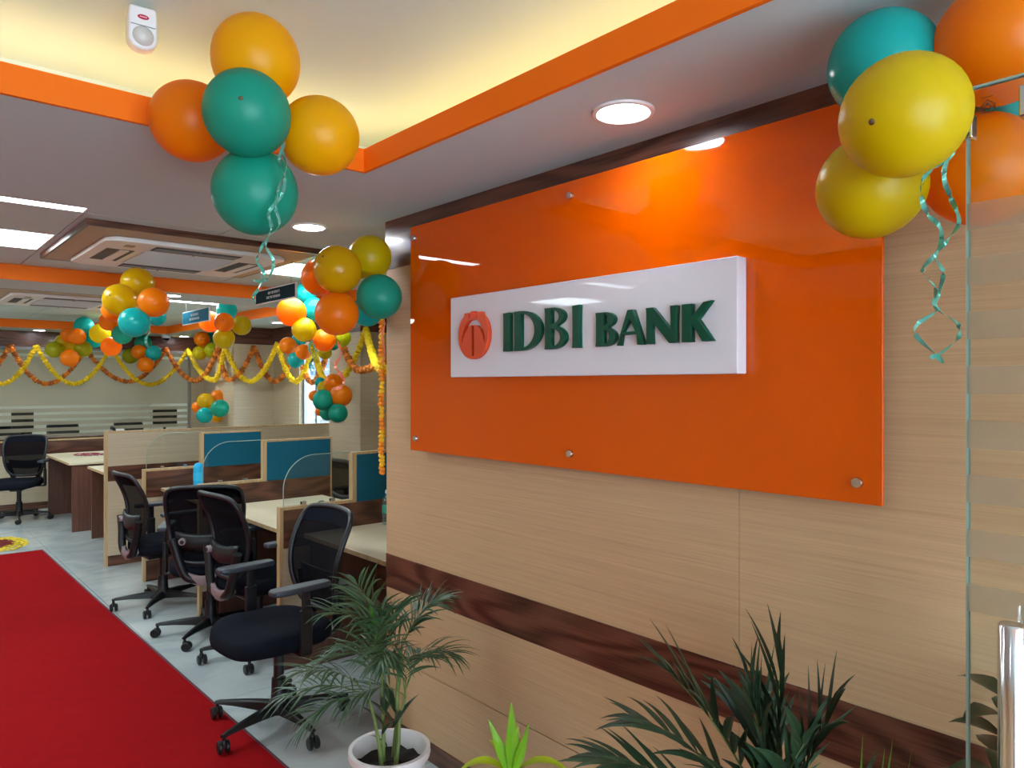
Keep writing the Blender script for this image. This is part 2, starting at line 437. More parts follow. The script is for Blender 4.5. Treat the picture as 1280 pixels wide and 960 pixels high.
# ---- back: glass partition on a low wall, band above, room behind
wbk = MB().box(3.86, XR + .1, YB, YB + .1, 0, 2.75).box(XL, 3.86, YB, YB + .1, BANDZ, 2.75).box(XL, 3.86, YB, YB + .1, 0, 0.62).build('wall_back', M_offX); struct(wbk)
struct(MB().box(XL, XR, YB - .014, YB - .001, BANDZ, CZ).build('trim_4', M_dkX), 'dark walnut band above the glass partition')
struct(MB().box(XL, 3.9, YB - .03, YB + .0, BANDZ - .03, BANDZ - .001).build('trim_5', M_grey), 'aluminium head rail of the glass partition')
gp = MB()
for x in (XL + .02, -1.3, 0.3, 1.1, 3.82):
    gp.box(x, x + .03, YB + .03, YB + .07, .62, BANDZ)
gp = gp.build('window_3', plain('partition_rail', (.28, .27, .26), .4)); struct(gp, 'frosted glass partition at the back of the office')
for (x0, x1) in ((XL + .05, -1.3), (-1.27, .3), (.33, 1.1), (1.13, 3.82)):
    MB().box(x0, x1, YB + .045, YB + .053, .62, BANDZ).build('pane', M_glass, gp)
    fm = MB()
    z = .66
    while z < 2.09:
        if 1.28 < z < 1.86: fm.quad_y(x0, x1, YB + .0440, z, z + .092)
        else: fm.quad_y(x0, x1, YB + .0440, z, z + .052)
        z += .092
    fm.build('frosted_film', M_film, gp)
wbb = MB().box(XL, XR + .2, 15.3, 15.4, 0, 2.75).build('wall_back_room', plain('cream_wall', (.72, .66, .54), .6)); struct(wbb, 'cream far wall of the room behind the glass')
struct(MB().box(XR + .05, XR + .15, YB + .1, 15.4, 0, 2.75).build('wall_back_room_right', plain('cream_wall', (.72, .66, .54), .6)), 'side wall of the room behind the glass')

# ---- ceilings
ce = MB()
ce.box(1.32, 4.4, YN, 3.52, CZ, CZ + .02)            # strip beside the sign wall
ce.box(XL, 1.32, 2.28, 3.52, CZ, CZ + .02)           # soffit across
ce.box(XL, -1.05, YN, 2.28, CZ, CZ + .02)
ce.box(-1.05, 1.32, YN, -1.5, CZ, CZ + .02)
ce.box(3.3, 4.4, 3.52, YB, CZ, CZ + .02)
ce.box(XL, 3.3, 6.245, 6.85, CZ, CZ + .02)
ce.box(XL, 3.3, 11.415, YB, CZ, CZ + .02)
ce.box(XL, XR + .2, YB + .1, 15.4, CZ + .1, CZ + .12)
# upper slab and cove side walls
ce.box(XL - .1, 4.4, YN - .1, 15.4, 2.76, 2.86)
ce.box(-1.52, 1.79, -1.97, 2.77, AZ, AZ + .02)
ce.box(1.77, 1.79, -1.97, 2.77, CZ + .02, AZ).box(-1.52, -1.50, -1.97, 2.77, CZ + .02, AZ)
ce.box(-1.52, 1.79, 2.75, 2.77, CZ + .02, AZ).box(-1.52, 1.79, -1.97, -1.95, CZ + .02, AZ)
# near edges of the trays
ce.box(XL, 3.3, 3.50, 3.52, CZ + .02, 2.5).box(XL, 3.3, 6.83, 6.85, CZ + .02, 2.5)
ce = ce.build('ceiling', M_ceil); struct(ce)
XS = [-3.0, -2.24, -1.63, -1.02, -.41, .2, .81, 1.505, 2.2, 2.81, 3.3]
YC = [3.52, 4.14, 4.86, 5.47, 6.235]
YE = [6.85, 7.37, 7.98, 8.59, 9.20, 9.81, 10.42, 11.405]
MB().box(XL, 3.3, 3.52, 6.24, TZ + .012, TZ + .03).box(XL, 3.3, 6.85, 11.41, TZ + .012, TZ + .03).build('tray_backing', M_gap, ce)  # dark backing, shows as thin lines between the ceiling tiles
LEDS = {(5, 'C', 0), (5, 'C', 2), (8, 'C', 2), (1, 'C', 2), (8, 'E', 1), (8, 'E', 5), (5, 'E', 1), (5, 'E', 4), (1, 'E', 2), (2, 'C', 0), (3,'E',5)}  # panels beyond the left edge of view are added to light the office
tcache = {}
def ctile(x0, x1, y0, y1):
    k = (round(x1 - x0, 3), round(y1 - y0, 3))
    if k not in tcache:
        tcache[k] = MB().box(.004, k[0] - .004, .004, k[1] - .004, 0, .012).mesh('ceiling_tile', M_ceil)
    link('ceiling_tile', tcache[k], ce, (x0, y0, TZ))
for row, ys in (('C', YC), ('E', YE)):
    for i in range(len(XS) - 1):
        for j in range(len(ys) - 1):
            if (i, row, j) not in LEDS: ctile(XS[i], XS[i + 1], ys[j], ys[j + 1])
# orange lips (fascias)
def trim(n, lab, *bx):
    m = MB()
    for b in bx: m.box(*b)
    return struct(m.build('trim_%d' % n, M_orangeP), lab)
T = .014
trim(6, 'orange lip around the lit entrance ceiling',
     (1.32 - T, 1.32, -1.5, 2.28, CZ - .001, 2.43), (-1.05, -1.05 + T, -1.5, 2.28, CZ - .001, 2.43),
     (-1.05 + T, 1.32 - T, 2.28 - T, 2.28, CZ - .001, 2.43), (-1.05 + T, 1.32 - T, -1.5, -1.5 + T, CZ - .001, 2.43))
trim(7, 'orange fascia across the office ceiling, nearer one', (XL, 3.3, 6.235, 6.245, CZ - .001, TZ))
trim(8, 'orange fascia across the office ceiling, farther one', (XL, 3.3, 11.405, 11.415, CZ - .001, TZ))
trim(9, 'orange fascia along the right side of the office ceiling', (3.29, 3.30, 3.52, 6.235, CZ - .001, TZ), (3.29, 3.30, 6.85, 11.405, CZ - .001, TZ))
# warm cove strips lying behind the lip
cv = thing('cove_light', 'warm strip light hidden behind the orange lip of the entrance ceiling', 'light', (0, 0, CZ + .02))
for b in ((1.58, 1.605, -1.5, 2.5, CZ + .021, CZ + .033), (-1.335, -1.31, -1.5, 2.5, CZ + .021, CZ + .033),
          (-1.25, 1.52, 2.54, 2.565, CZ + .021, CZ + .033), (-1.25, 1.52, -1.785, -1.76, CZ + .021, CZ + .033)):
    wpart(cv, 'strip', MB().box(*b), M_cove)

# ---- ceiling lights
lab_led = {(1, 'C', 2): 'added square light panel out of view at left, nearer tray, by the left wall', (1, 'E', 2): 'added square light panel out of view at left, farther tray, by the left wall',
  (2, 'C', 0): 'added square light panel out of view at left, close to the entrance soffit', (3, 'E', 5): 'added square light panel out of view at left, near the far fascia',
  (5, 'E', 1): 'added square light panel beside the farther air conditioner, just outside the left edge', (5, 'E', 4): 'added square light panel behind the farther air conditioner, at the left edge',
  (5,'C',0): 'square white light panel half hidden by the soffit, nearest one at far left', (5,'C',2): 'square white light panel left of the wood framed air conditioner',
  (8,'C',2): 'square white light panel right of the wood framed air conditioner', (8,'E',1): 'thin strip of white light panel above the small teal hanging sign',
  (8,'E',5): 'farthest white light panel, above the far balloon bunches'}
for (i, row, j) in LEDS:
    ys = YC if row == 'C' else YE
    x0, x1, y0, y1 = XS[i], XS[i + 1], ys[j], ys[j + 1]
    x1 = min(x1, x0 + .61)
    t = thing('ceiling_light', lab_led.get((i, row, j), 'square white light panel set in the office ceiling out of view'), 'ceiling light', ((x0 + x1) / 2, (y0 + y1) / 2, TZ), 0, 'square light panels in the office ceiling')
    wpart(t, 'frame', MB().box(x0 + .003, x1 - .003, y0 + .003, y0 + .015, TZ - .002, TZ + .010).box(x0 + .003, x1 - .003, y1 - .015, y1 - .003, TZ - .002, TZ + .010)
          .box(x0 + .003, x0 + .015, y0 + .015, y1 - .015, TZ - .002, TZ + .010).box(x1 - .015, x1 - .003, y0 + .015, y1 - .015, TZ - .002, TZ + .010), M_white)
    wpart(t, 'diffuser', MB().box(x0 + .015, x1 - .015, y0 + .015, y1 - .015, TZ + .001, TZ + .008), M_led)
def downlight(x, y, lab, z=CZ, r=.072, first=[None]):
    if first[0] is None:
        t = thing('downlight', lab, 'ceiling light', (x, y, z), 0, 'round downlights')
        MB().lathe([(r - .004, 0), (r + .014, -.001), (r + .012, -.007), (r + .002, -.009), (r - .004, -.004)], 40).build('rim', M_white, t, smooth=True)
        MB().lathe([(r - .003, -.004), (.0001, -.004)], 40).build('diffuser', M_down, t)
        first[0] = t; return t
    return dup(first[0], (x, y, z), 0, lab)
downlight(1.55, 1.294, 'large round downlight above the orange glass panel')
downlight(1.564, 3.22, 'round downlight just left of the far end of the sign wall')
downlight(1.9, 6.45, 'small round downlight behind the second ceiling fascia')
p = on_z(49, 412.5, CZ); downlight(p.x, 11.75, 'small round downlight at far left over the glass partition')
p = on_z(241, 418.5, CZ); downlight(p.x, 11.75, 'small round downlight right of the white dome camera')
p = on_z(348, 403, CZ); downlight(p.x, p.y, 'small round downlight above the far right garland')
downlight(-2.0, .3, 'round downlight out of view at left of entrance')
downlight(1.55, -.9, 'round downlight over the glass door, out of view')
downlight(-2.0, 5.0 + 1.5, 'round downlight out of view on the left of the second soffit')
# lights of the room behind the glass
for k, (x, y) in enumerate(((0.6, 13.6), (2.8, 13.6), (-1.6, 13.6))):
    t = thing('ceiling_light', ('middle', 'right hand', 'left hand')[k] + ' square light panel in the room behind the frosted glass', 'ceiling light', (x, y, CZ + .1), 0, 'light panels of the back room')
    wpart(t, 'frame', MB().box(x - .3, x + .3, y - .3, y + .3, CZ + .092, CZ + .0999), M_white)
    wpart(t, 'diffuser', MB().box(x - .285, x + .285, y - .285, y + .285, CZ + .088, CZ + .0918), M_led)

# ---- air conditioners in wooden surrounds
def aircon(x0, x1, y0, y1, lab, lab2, n):
    zb = 2.425
    s = struct(MB().box(x0 - .14, x1 + .14, y0 - .2, y0 - .185, zb, TZ - .0005).box(x0 - .14, x0 - .125, y0 - .185, y1 + .13, zb, TZ - .0005)
           .box(x1 + .125, x1 + .14, y0 - .185, y1 + .13, zb, TZ - .0005).box(x0 - .125, x1 + .125, y1 + .115, y1 + .13, zb, TZ - .0005)
           .build('trim_%d' % n, M_dkX), lab2)
    MB().box(x0 - .125, x1 + .125, y0 - .185, y1 + .115, zb + .001, TZ - .001).build('underside', M_tan, s)
    t = thing('air_conditioner', lab, 'air conditioner', ((x0 + x1) / 2, (y0 + y1) / 2, zb), 0, 'ceiling cassette air conditioners')
    c = .06; z0 = 2.398
    po = [(x0 + c, y0), (x1 - c, y0), (x1, y0 + c), (x1, y1 - c), (x1 - c, y1), (x0 + c, y1), (x0, y1 - c), (x0, y0 + c)]
    wpart(t, 'cover', MB().prism(po, 'z', z0, zb), M_white, bevel=.006)
    gx0, gx1, gy0, gy1 = x0 + .25, x1 - .25, y0 + .26, y1 - .26
    gr = MB().box(gx0, gx1, gy0, gy1, z0 - .004, z0 - .001)
    for k in range(22):
        yy = gy0 + .01 + k * (gy1 - gy0 - .02) / 21
        gr.box(gx0 + .01, gx1 - .01, yy - .004, yy + .004, z0 - .007, z0 - .0035)
    wpart(t, 'grille', gr, plain('ac_grille', (.62, .62, .63), .5))
    # four air slots with flaps
    for (a0, a1, b0, b1) in ((gx0 + .02, gx1 - .02, y0 + .06, y0 + .21), (gx0 + .02, gx1 - .02, y1 - .21, y1 - .06), (x0 + .06, x0 + .21, gy0 + .02, gy1 - .02), (x1 - .21, x1 - .06, gy0 + .02, gy1 - .02)):
        sl = wpart(t, 'air_slot', MB().box(a0, a1, b0, b1, z0 - .0015, z0 + .004), plain('slot_dark', (.06, .06, .065), .6))
        if a1 - a0 > b1 - b0:
            MB().box(a0 + .01 , a1 - .01, b0 + .045, b0 + .105, z0 - .006, z0 - .002).box((a0 + a1) / 2 - .004, (a0 + a1) / 2 + .004, b0, b1, z0 - .007, z0 - .0015).build('flap', M_grey, sl, origin=tuple(t.location))
        else:
            MB().box(a0 + .07, a0 + .12, b0 + .01, b1 - .01, z0 - .006, z0 - .002).build('flap', M_white, sl, origin=tuple(t.location))
    wpart(t, 'receiver', MB().box(x0 + .12, x0 + .17, y0 + .10, y0 + .17, z0 - .002, z0 + .002), plain('receiver', (.25, .22, .22), .4))
aircon(.98, 2.02, 4.46, 5.48, 'white ceiling cassette air conditioner in wooden surround, nearer one', 'dark wood surround of the nearer air conditioner', 10)
aircon(.94, 1.98, 7.75, 8.78, 'white ceiling cassette air conditioner, farther one beyond second orange fascia', 'dark wood surround of the farther air conditioner', 11)

# ---- carpet
cp = [on_z(360, 960, 0.0), on_z(120, 750, 0), on_z(55, 690, 0)]
cw = MB().prism([(-1.9, YN + .1), (1.335, YN + .1), (1.30, 2.9), (1.262, 6.1), (1.25, 8.28), (-1.9, 8.30)], 'z', 0.0005, 0.006)
t = thing('carpet', 'red felt carpet runner along the aisle', 'carpet', (0, 4, 0))
wpart(t, 'pile', cw, M_carpet)
wpart(t, 'binding', MB().prism([(1.335, YN + .1), (1.347, YN + .1), (1.312, 2.9), (1.274, 6.1), (1.262, 8.292), (-1.9, 8.312), (-1.9, 8.30), (1.25, 8.28), (1.262, 6.1), (1.30, 2.9)], 'z', .0004, .0065), M_carpetedge)
# rangoli of petals behind the carpet
def petals(name, lab, cat, cx, cy, cz, R, n, cols, ry=1.0):
    t = thing(name, lab, cat, (cx, cy, cz))
    for ci, (mname, col, r0, r1) in enumerate(cols):
        m = MB()
        for k in range(n):
            a = random.random() * 2 * PI; r = R * math.sqrt(random.uniform(r0 * r0, r1 * r1)); s = random.uniform(.010, .018); b = random.random() * 6.3
            x, y, z = r * math.cos(a), r * math.sin(a) * ry, random.uniform(.001, .016) * (1.2 - r / R) + .001
            pts = [(x + s * math.cos(b + q) , y + s * math.sin(b + q) * .7, z + random.uniform(0, .006)) for q in (0, 1.2, 2.4, 3.6, 4.9)]
            m.add(pts, [(0, 1, 2), (0, 2, 3), (0, 3, 4)])
        o = m.build('petal_bed', plain(mname, col, .7), t); o['kind'] = 'stuff'
    return t
pr = on_z(5, 680, 0)
petals('flower_rangoli', 'yellow and dark red petal rangoli on the floor behind the carpet', 'floor decoration', pr.x - .06, pr.y, 0.0005, .26, 900,
       (('yellow_petal', (.85, .62, .01), .45, 1.0), ('dark_red_petal', (.22, .005, .01), 0.0, .55)), ry=1.6)
# ================================================================= THE SIGN
PX_ = 1.735
y1, y0 = on_x(513, 400, PX_).y, on_x(1103, 400, PX_).y
pz0, pz1 = 1.322, 2.272
gp_ = thing('glass_panel', 'large glossy orange back-painted glass panel on the beige wall', 'glass panel', (WX, (y0 + y1) / 2, pz0))
wpart(gp_, 'glass_sheet', MB().box(PX_, PX_ + .010, y0, y1, pz0, pz1), [M_sign], bevel=.0012, seg=1)
studs = [(519, 298), (714, 245), (521, 548), (714, 567), (1073, 603)]
sp = [on_x(a, b, PX_) for a, b in studs]
sp.append(Vector((PX_, sp[4].y, sp[1].z)))
for q in sp:
    r = .0125
    wpart(gp_, 'steel_stud', MB().lathe([(r * .9, -.014), (r, -.012), (r, -.0005)], 20, (PX_, q.y, q.z), 'x')
          .lathe([(.008, .0105), (.008, .045)], 12, (PX_, q.y, q.z), 'x'), M_steel, smooth=True)
# white sign box
SX = 1.69
sy1, sy0 = on_x(563, 400, SX).y, on_x(922, 400, SX).y
sz0, sz1 = 1.6285, 1.936
sb = thing('signboard', 'white rectangular bank signboard with orange emblem and green lettering', 'signboard', (PX_, (sy0 + sy1) / 2, sz0))
wpart(sb, 'sign_box', MB().box(SX, PX_ - .0005, sy0, sy1, sz0, sz1), M_signwhite, bevel=.004)
LX = 1.672
def L(px, py):
    p = on_x(px, py, LX); return (-p.y, p.z)      # 2D, x to the right as seen
def curve_part(name, loops, depth, x_front, mat, parent, bevel=.0012):
    """loops of 2D points (x = -Y, y = z), first one outline, others holes"""
    cu = bpy.data.curves.new(name, 'CURVE'); cu.dimensions = '2D'; cu.fill_mode = 'BOTH'
    for lp in loops:
        sp_ = cu.splines.new('POLY'); sp_.points.add(len(lp) - 1)
        for i, (a, b) in enumerate(lp): sp_.points[i].co = (a, b, 0, 1)
        sp_.use_cyclic_u = True
    cu.extrude = depth / 2 - bevel; cu.bevel_depth = bevel; cu.bevel_resolution = 1; cu.offset = -bevel
    tmp = bpy.data.objects.new('tmp', cu); COL.objects.link(tmp)
    dg = bpy.context.evaluated_depsgraph_get()
    me = bpy.data.meshes.new_from_object(tmp.evaluated_get(dg))
    bpy.data.objects.remove(tmp); bpy.data.curves.remove(cu)
    # local (a,b,c) -> world (x_front + depth/2 - c, -a, b)
    for v in me.vertices:
        a, b, c = v.co; v.co = (x_front + depth / 2 - c - parent.location.x, -a - parent.location.y, b - parent.location.z)
    me.name = name; me.materials.clear(); me.materials.append(mat)
    for p_ in me.polygons: p_.material_index = 0
    bm = bmesh.new(); bm.from_mesh(me); bmesh.ops.recalc_face_normals(bm, faces=bm.faces); bm.to_mesh(me); bm.free()
    ob = bpy.data.objects.new(name, me); COL.objects.link(ob); ob.parent = parent
    return ob
def arc(cx, cy, rx, ry, a0, a1, n=14):
    return [(cx + rx * math.cos(math.radians(a0 + (a1 - a0) * i / n)), cy + ry * math.sin(math.radians(a0 + (a1 - a0) * i / n))) for i in range(n + 1)]
DEP = SX - LX
def vx(px): return L(px, 420)[0]
# flared stem: slightly wider at the ends
def stem(x0, x1, zb, zt, f=.0022):
    zm = (zb + zt) / 2; h = (zt - zb)
    return [(x0 - f, zb), (x1 + f, zb), (x1 + f * .3, zb + h * .12), (x1, zm), (x1 + f * .3, zt - h * .12), (x1 + f, zt), (x0 - f, zt - h * .012), (x0 - f * .3, zt - h * .12), (x0, zm), (x0 - f * .3, zb + h * .12)]
zb, zt = 1.7165, 1.8525
def glyph_D(x0, xs, x2, zb, zt):
    h = zt - zb; f = .002
    out = [(x0 - f, zb), (xs, zb)] + arc(xs, (zb + zt) / 2, x2 - xs, h / 2, -80, 80, 22) + [(xs, zt), (x0 - f, zt), (x0, zt - h * .15), (x0, zb + h * .15)]
    hole = [(xs, zb + h * .075)] + arc(xs, (zb + zt) / 2, (x2 - xs) - (xs - x0) * .98, h * .43, -72, 72, 18) + [(xs, zt - h * .075)]
    return [out, hole]
def glyph_B(x0, xs, x2, zb, zt):
    h = zt - zb; f = .002; zm = zb + h * .55; x1 = x0 + (x2 - x0) * .94; hx = xs + (x2 - xs) * .10
    out = [(x0 - f, zb), (xs, zb)] + arc(hx, zb + h * .275, x2 - hx, h * .275, -90, 62, 14) + [(hx + (x2 - hx) * .30, zm)] \
        + arc(hx, zm + h * .225, x1 - hx, h * .225, -55, 90, 14) + [(xs, zt), (x0 - f, zt), (x0, zt - h * .15), (x0, zb + h * .15)]
    st = (xs - x0) * .95
    h1 = [(xs, zb + h * .06)] + arc(xs, zb + h * .275, (x2 - xs) - st * .9, h * .215, -70, 70, 10) + [(xs, zb + h * .49)]
    h2 = [(xs, zm + h * .04)] + arc(xs, zm + h * .225, (x1 - xs) - st * .9, h * .17, -70, 70, 10) + [(xs, zt - h * .055)]
    return [out, h1, h2]
G = [('letter', [stem(vx(629), vx(636.5), zb, zt)]),
     ('letter', glyph_D(vx(642.5), vx(650.5), vx(676), zb, zt)),
     ('letter', glyph_B(vx(680.8), vx(688.5), vx(706.5), zb, zt)),
     ('letter', [stem(vx(715.3), vx(723.2), zb, zt)])]
zt2 = 1.8205; h2_ = zt2 - zb
G.append(('letter', glyph_B(vx(744.6), vx(754), vx(769), zb, zt2)))
a0, a1, a2, a3 = vx(770.5), vx(784), vx(790.5), vx(804.5)
zc = zb + h2_ * .30; zd = zb + h2_ * .385
def lerp(a, b, t): return a + (b - a) * t
G.append(('letter', [[(a0, zb), (a0 + .013, zb), (a0 + .0185, zc), (lerp(a2, a3, .62) - .012, zc), (a3 - .024, zb), (a3, zb), (a2 + .001, zt2), (a1, zt2)],
                     [(a0 + .0225, zd), (lerp(a1, a2, .40) + .0005, zb + h2_ * .74), (lerp(a2, a3, .5) - .0125, zd)]]))
n0, n1, n2, n3 = vx(807.5), vx(814.5), vx(837.5), vx(845)
G.append(('letter', [[(n0 - .002, zb), (n1 + .001, zb), (n1 - .001, zb + h2_ * .35), (n1, zb + h2_ * .62), (n2 - .004, zb), (n3, zb), (n3 - .001, zb + h2_ * .5), (n3 + .002, zt2),
                      (n2 - .001, zt2), (n2 + .001, zb + h2_ * .6), (n2, zb + h2_ * .36), (n1 + .003, zt2), (n0 - .002, zt2), (n0, zt2 - h2_ * .15), (n0, zb + h2_ * .12)]]))
k0, k1, k2, k3 = vx(852), vx(864), vx(881), vx(889)
zk = zb + h2_ * .56
G.append(('letter', [[(k0 - .001, zb), (k1 + .001, zb), (k1, zb + h2_ * .30), (k1, zk - h2_ * .06), (k2 - .010, zb), (k3 + .004, zb), (k1 + .021, zk + h2_ * .03),
                      (k3 + .001, zt2 + .004), (k2 - .006, zt2 + .001), (k1, zk + h2_ * .10), (k1, zt2 - h2_ * .2), (k1 + .001, zt2), (k0 - .001, zt2), (k0, zt2 - h2_ * .3), (k0, zb + h2_ * .3)]]))
for nm, loops in G:
    curve_part(nm, loops, DEP, LX, M_letter, sb)
# emblem: a disc cupped by two arms, upright slot, small head on top
ec = L(590.8, 418.7); er = .0895
def E(a, b): return (ec[0] + er * a, ec[1] + er * b)
out = [E(math.cos(math.radians(t)), math.sin(math.radians(t))) for t in range(-237, 58, 6)]     # flat cut across the top
out = [E(-.56, .93)] + [E(math.cos(math.radians(t)), math.sin(math.radians(t))) for t in range(125, 415, 6)] + [E(.56, .93), E(.30, .93), E(.26, .70), E(-.26, .70), E(-.30, .93)]
hole = [E(-.25, .62), E(.25, .62), E(.48, .46), E(.67, .20), E(.77, -.08), E(.78, -.46), E(.66, -.14), E(.54, .08), E(.40, .26), E(.24, .38), E(.075, .41),
        E(.075, -.86), E(-.075, -.86), E(-.075, .41), E(-.24, .38), E(-.40, .26), E(-.54, .08), E(-.66, -.14), E(-.78, -.46), E(-.77, -.08), E(-.67, .20), E(-.48, .46)]
o = curve_part('emblem', [out, hole], DEP, LX, M_emblem, sb, bevel=.001); o['label'] = 'orange round emblem with cupped arms'
o = curve_part('emblem_head', [[E(-.21, .92), E(-.10, .99), E(.10, .99), E(.21, .92), E(.19, .66), E(-.19, .66)]], DEP * .8, LX + .001, M_emblem2, sb, bevel=.001)

# ================================================================= GLASS DOOR standing open at the right
DX = 1.38
dy = .41
dr = MB().box(DX - .005, DX + .005, dy - .92, dy - .004, .012, 2.092).build('door_1', M_glass); struct(dr, 'open frameless glass door with frosted stripes and steel handles')
MB().box(DX - .005, DX + .005, dy - .004, dy, .012, 2.092).build('pane_edge', M_gedge, dr)
MB().box(DX - .005, DX + .005, dy - .92, dy - .004, 2.092, 2.096).build('pane_edge', M_gedge, dr)
fs = MB()
for k in range(-1, 7):
    zt_ = 1.812 - .0905 * k
    fs.quad_x(DX - .0056, dy - .92, dy - .002, zt_ - .046, zt_)
fs.build('frosted_film', M_dfilm, dr)
for (hx, hy, z1_) in ((DX - .050, .333, 1.229), (DX + .050, .333, 1.240)):
    z0_ = .46
    hd = MB().lathe([(.0001, z0_), (.017, z0_), (.019, z0_ + .002), (.019, z1_ - .003), (.0165, z1_), (.0001, z1_)], 32, (hx, hy, 0)).build('handle', M_chrome, dr, smooth=True)
    s = -1 if hx < DX else 1
    for zz in (.62, 1.06):
        MB().lathe([(.009, min(s * .008, s * .034)), (.009, max(s * .008, s * .034))], 14, (DX, hy, zz), 'x').build('standoff', M_steel, hd)
# steel strike on the pane edge, and the top patch fitting
q = on_x(1213, 157, DX - .01)
MB().box(DX - .013, DX + .013, dy - .012, dy + .008, q.z - .021, q.z + .021).build('lock_plate', M_chrome, dr, bevel=.003)
MB().lathe([(.006, -.003), (.006, .002)], 16, (DX - .014, dy - .002, q.z + .013), 'x').lathe([(.006, -.003), (.006, .002)], 16, (DX - .014, dy - .002, q.z - .013), 'x').box(DX - .0155, DX - .013, dy - .006, dy + .003, q.z - .013, q.z + .013).build('lock_insert', M_blackg, dr)
MB().box(DX - .014, DX + .014, dy - .24, .334, 2.025, 2.075).build('patch_fitting', M_steel, dr, bevel=.003)
# small printed maker's mark on the glass
q0 = on_x(1225, 145, DX - .006); q1 = on_x(1245, 118, DX - .006)
def mk(u0, v0, u1, v1):
    ya, yb = q0.y + (q1.y - q0.y) * u0, q0.y + (q1.y - q0.y) * u1
    za, zb_ = q0.z + (q1.z - q0.z) * v0, q0.z + (q1.z - q0.z) * v1
    return (DX - .0063, DX - .0056, ya, yb, za, zb_)
pm = MB()
pm.box(*mk(.1, .97, .8, 1.0)); pm.box(*mk(0, .46, 1, .48)); pm.box(*mk(0, 0, .9, .02)); pm.box(*mk(0, .08, .9, .12)); pm.box(*mk(0, .15, .9, .17))
for a in range(5): pm.box(*mk(.02 + a * .11, .27, .09 + a * .11, .37))
def mp_(u, v): return (q0.y + (q1.y - q0.y) * u, q0.z + (q1.z - q0.z) * v)
pm.prism([mp_(.60, .22), mp_(.66, .22), mp_(.68, .36), mp_(.78, .26), mp_(.88, .36), mp_(.90, .22), mp_(.98, .22), mp_(.94, .44), mp_(.88, .44), mp_(.78, .32), mp_(.68, .44), mp_(.62, .44)], 'x', DX - .0063, DX - .0056)
pm.prism([mp_(.0, .50), mp_(.45, .84), mp_(1, .50), mp_(.9, .50), mp_(.45, .78), mp_(.10, .50)], 'x', DX - .0063, DX - .0056)
pm.prism([mp_(.3, .52), mp_(.48, .70), mp_(.66, .52)], 'x', DX - .0063, DX - .0056)
pm.build('printed_mark', plain('brown_print', (.05, .02, .015), .6), dr)

# ================================================================= CUBICLES
def partition(lab, y, x0, xh, x1, low=.895, high=1.195, teal=True, grp='low office partitions'):
    t = thing('desk_partition', lab, 'partition', (x0, y, 0), 0, grp)
    a, b = y - .018, y + .018
    e = .022
    # face boards: dark skirting, beige, dark band
    wpart(t, 'laminate_board', MB().box(x0 + e, x1 - .004, a, b, .17, .68), M_offX)
    wpart(t, 'dark_board', MB().box(x0 + e, x1 - .004, a, b, .0, .168), M_dkX)
    wpart(t, 'dark_board', MB().box(x0 + e, x1 - .004, a, b, .682, low), M_dkX)
    wpart(t, 'edge_strip', MB().box(x0, x0 + e, y - .02, y + .02, 0, low + .018), M_edge)
    wpart(t, 'top_strip', MB().box(x0 + e, xh - .001, y - .02, y + .02, low, low + .018), M_edge)
    wpart(t, 'fabric_board', MB().box(xh + .028, x1 - .012, a - .003, b + .003, low + .001, high - .014), M_teal, bevel=.003)
    wpart(t, 'post', MB().box(xh, xh + .028, y - .021, y + .021, low, high), M_edge)
    wpart(t, 'post', MB().box(x1 - .012, x1, y - .021, y + .021, .0, high), M_edge)
    wpart(t, 'top_strip', MB().box(xh + .028, x1 - .012, y - .021, y + .021, high - .014, high), M_edge)
    # curved glass screen standing on the low part
    gx0, gx1, gz0, gz1 = x0 + .03, xh - .002, low + .02, high + .002
    R_ = .19
    po = [(gx0, gz0), (gx1, gz0), (gx1, gz1)] + [(gx0 + R_ + R_ * math.cos(math.radians(s)), gz1 - R_ + R_ * math.sin(math.radians(s))) for s in range(90, 181, 9)]
    gs = wpart(t, 'glass_screen', MB().prism(po, 'y', y - .004, y + .004), M_glass)
    rim = [(p[0], y, p[1]) for p in po[2:] ] + [(gx0, y, gz0)]
    MB().tube(rim, .0026, 6).build('polished_edge', M_gedge, gs, origin=tuple(t.location))
    for xx in (gx0 + .12, gx1 - .12):
        MB().box(xx - .014, xx + .014, y - .010, y + .010, gz0 - .0015, gz0 + .016).build('clip', M_steel, gs, origin=tuple(t.location))
    return t
partition('nearest low partition, with glass screen and dark teal fabric end', 3.92, 1.717, 2.17, 2.80)
partition('middle low partition, with glass screen and bright teal fabric board', 5.20, 1.703, 2.154, 2.703)
partition('farthest low partition, behind blue bottle, with glass screen and teal board', 6.42, 1.665, 2.116, 2.655)
# tall long partition
t = thing('long_partition', 'long beige laminate partition with dark band closing the desk row', 'partition', (1.553, 7.18, 0))
for nm, z0, z1, m in (('dark_board', 0, .088, M_dkX), ('laminate_board', .09, .746, M_offX), ('dark_board', .748, .878, M_dkX), ('laminate_board', .88, 1.172, M_offX)):
    wpart(t, nm, MB().box(1.577, 3.73, 7.163, 7.197, z0, z1), m)
wpart(t, 'edge_strip', MB().box(1.553, 1.577, 7.16, 7.20, 0, 1.19), M_edge)
wpart(t, 'top_strip', MB().box(1.577, 3.73, 7.16, 7.20, 1.172, 1.19), M_edge)
# back low partition
t = thing('back_partition', 'low brown and beige partition in front of frosted glass', 'partition', (-1.2, 11.1, 0))
for nm, z0, z1, m in (('dark_board', 0, .088, M_dkX), ('laminate_board', .09, .70, M_offX), ('dark_board', .702, .872, M_dkX)):
    wpart(t, nm, MB().box(-1.2, 3.3, 11.083, 11.117, z0, z1), m)
wpart(t, 'top_strip', MB().box(-1.2, 3.3, 11.08, 11.12, .872, .89), M_edge)

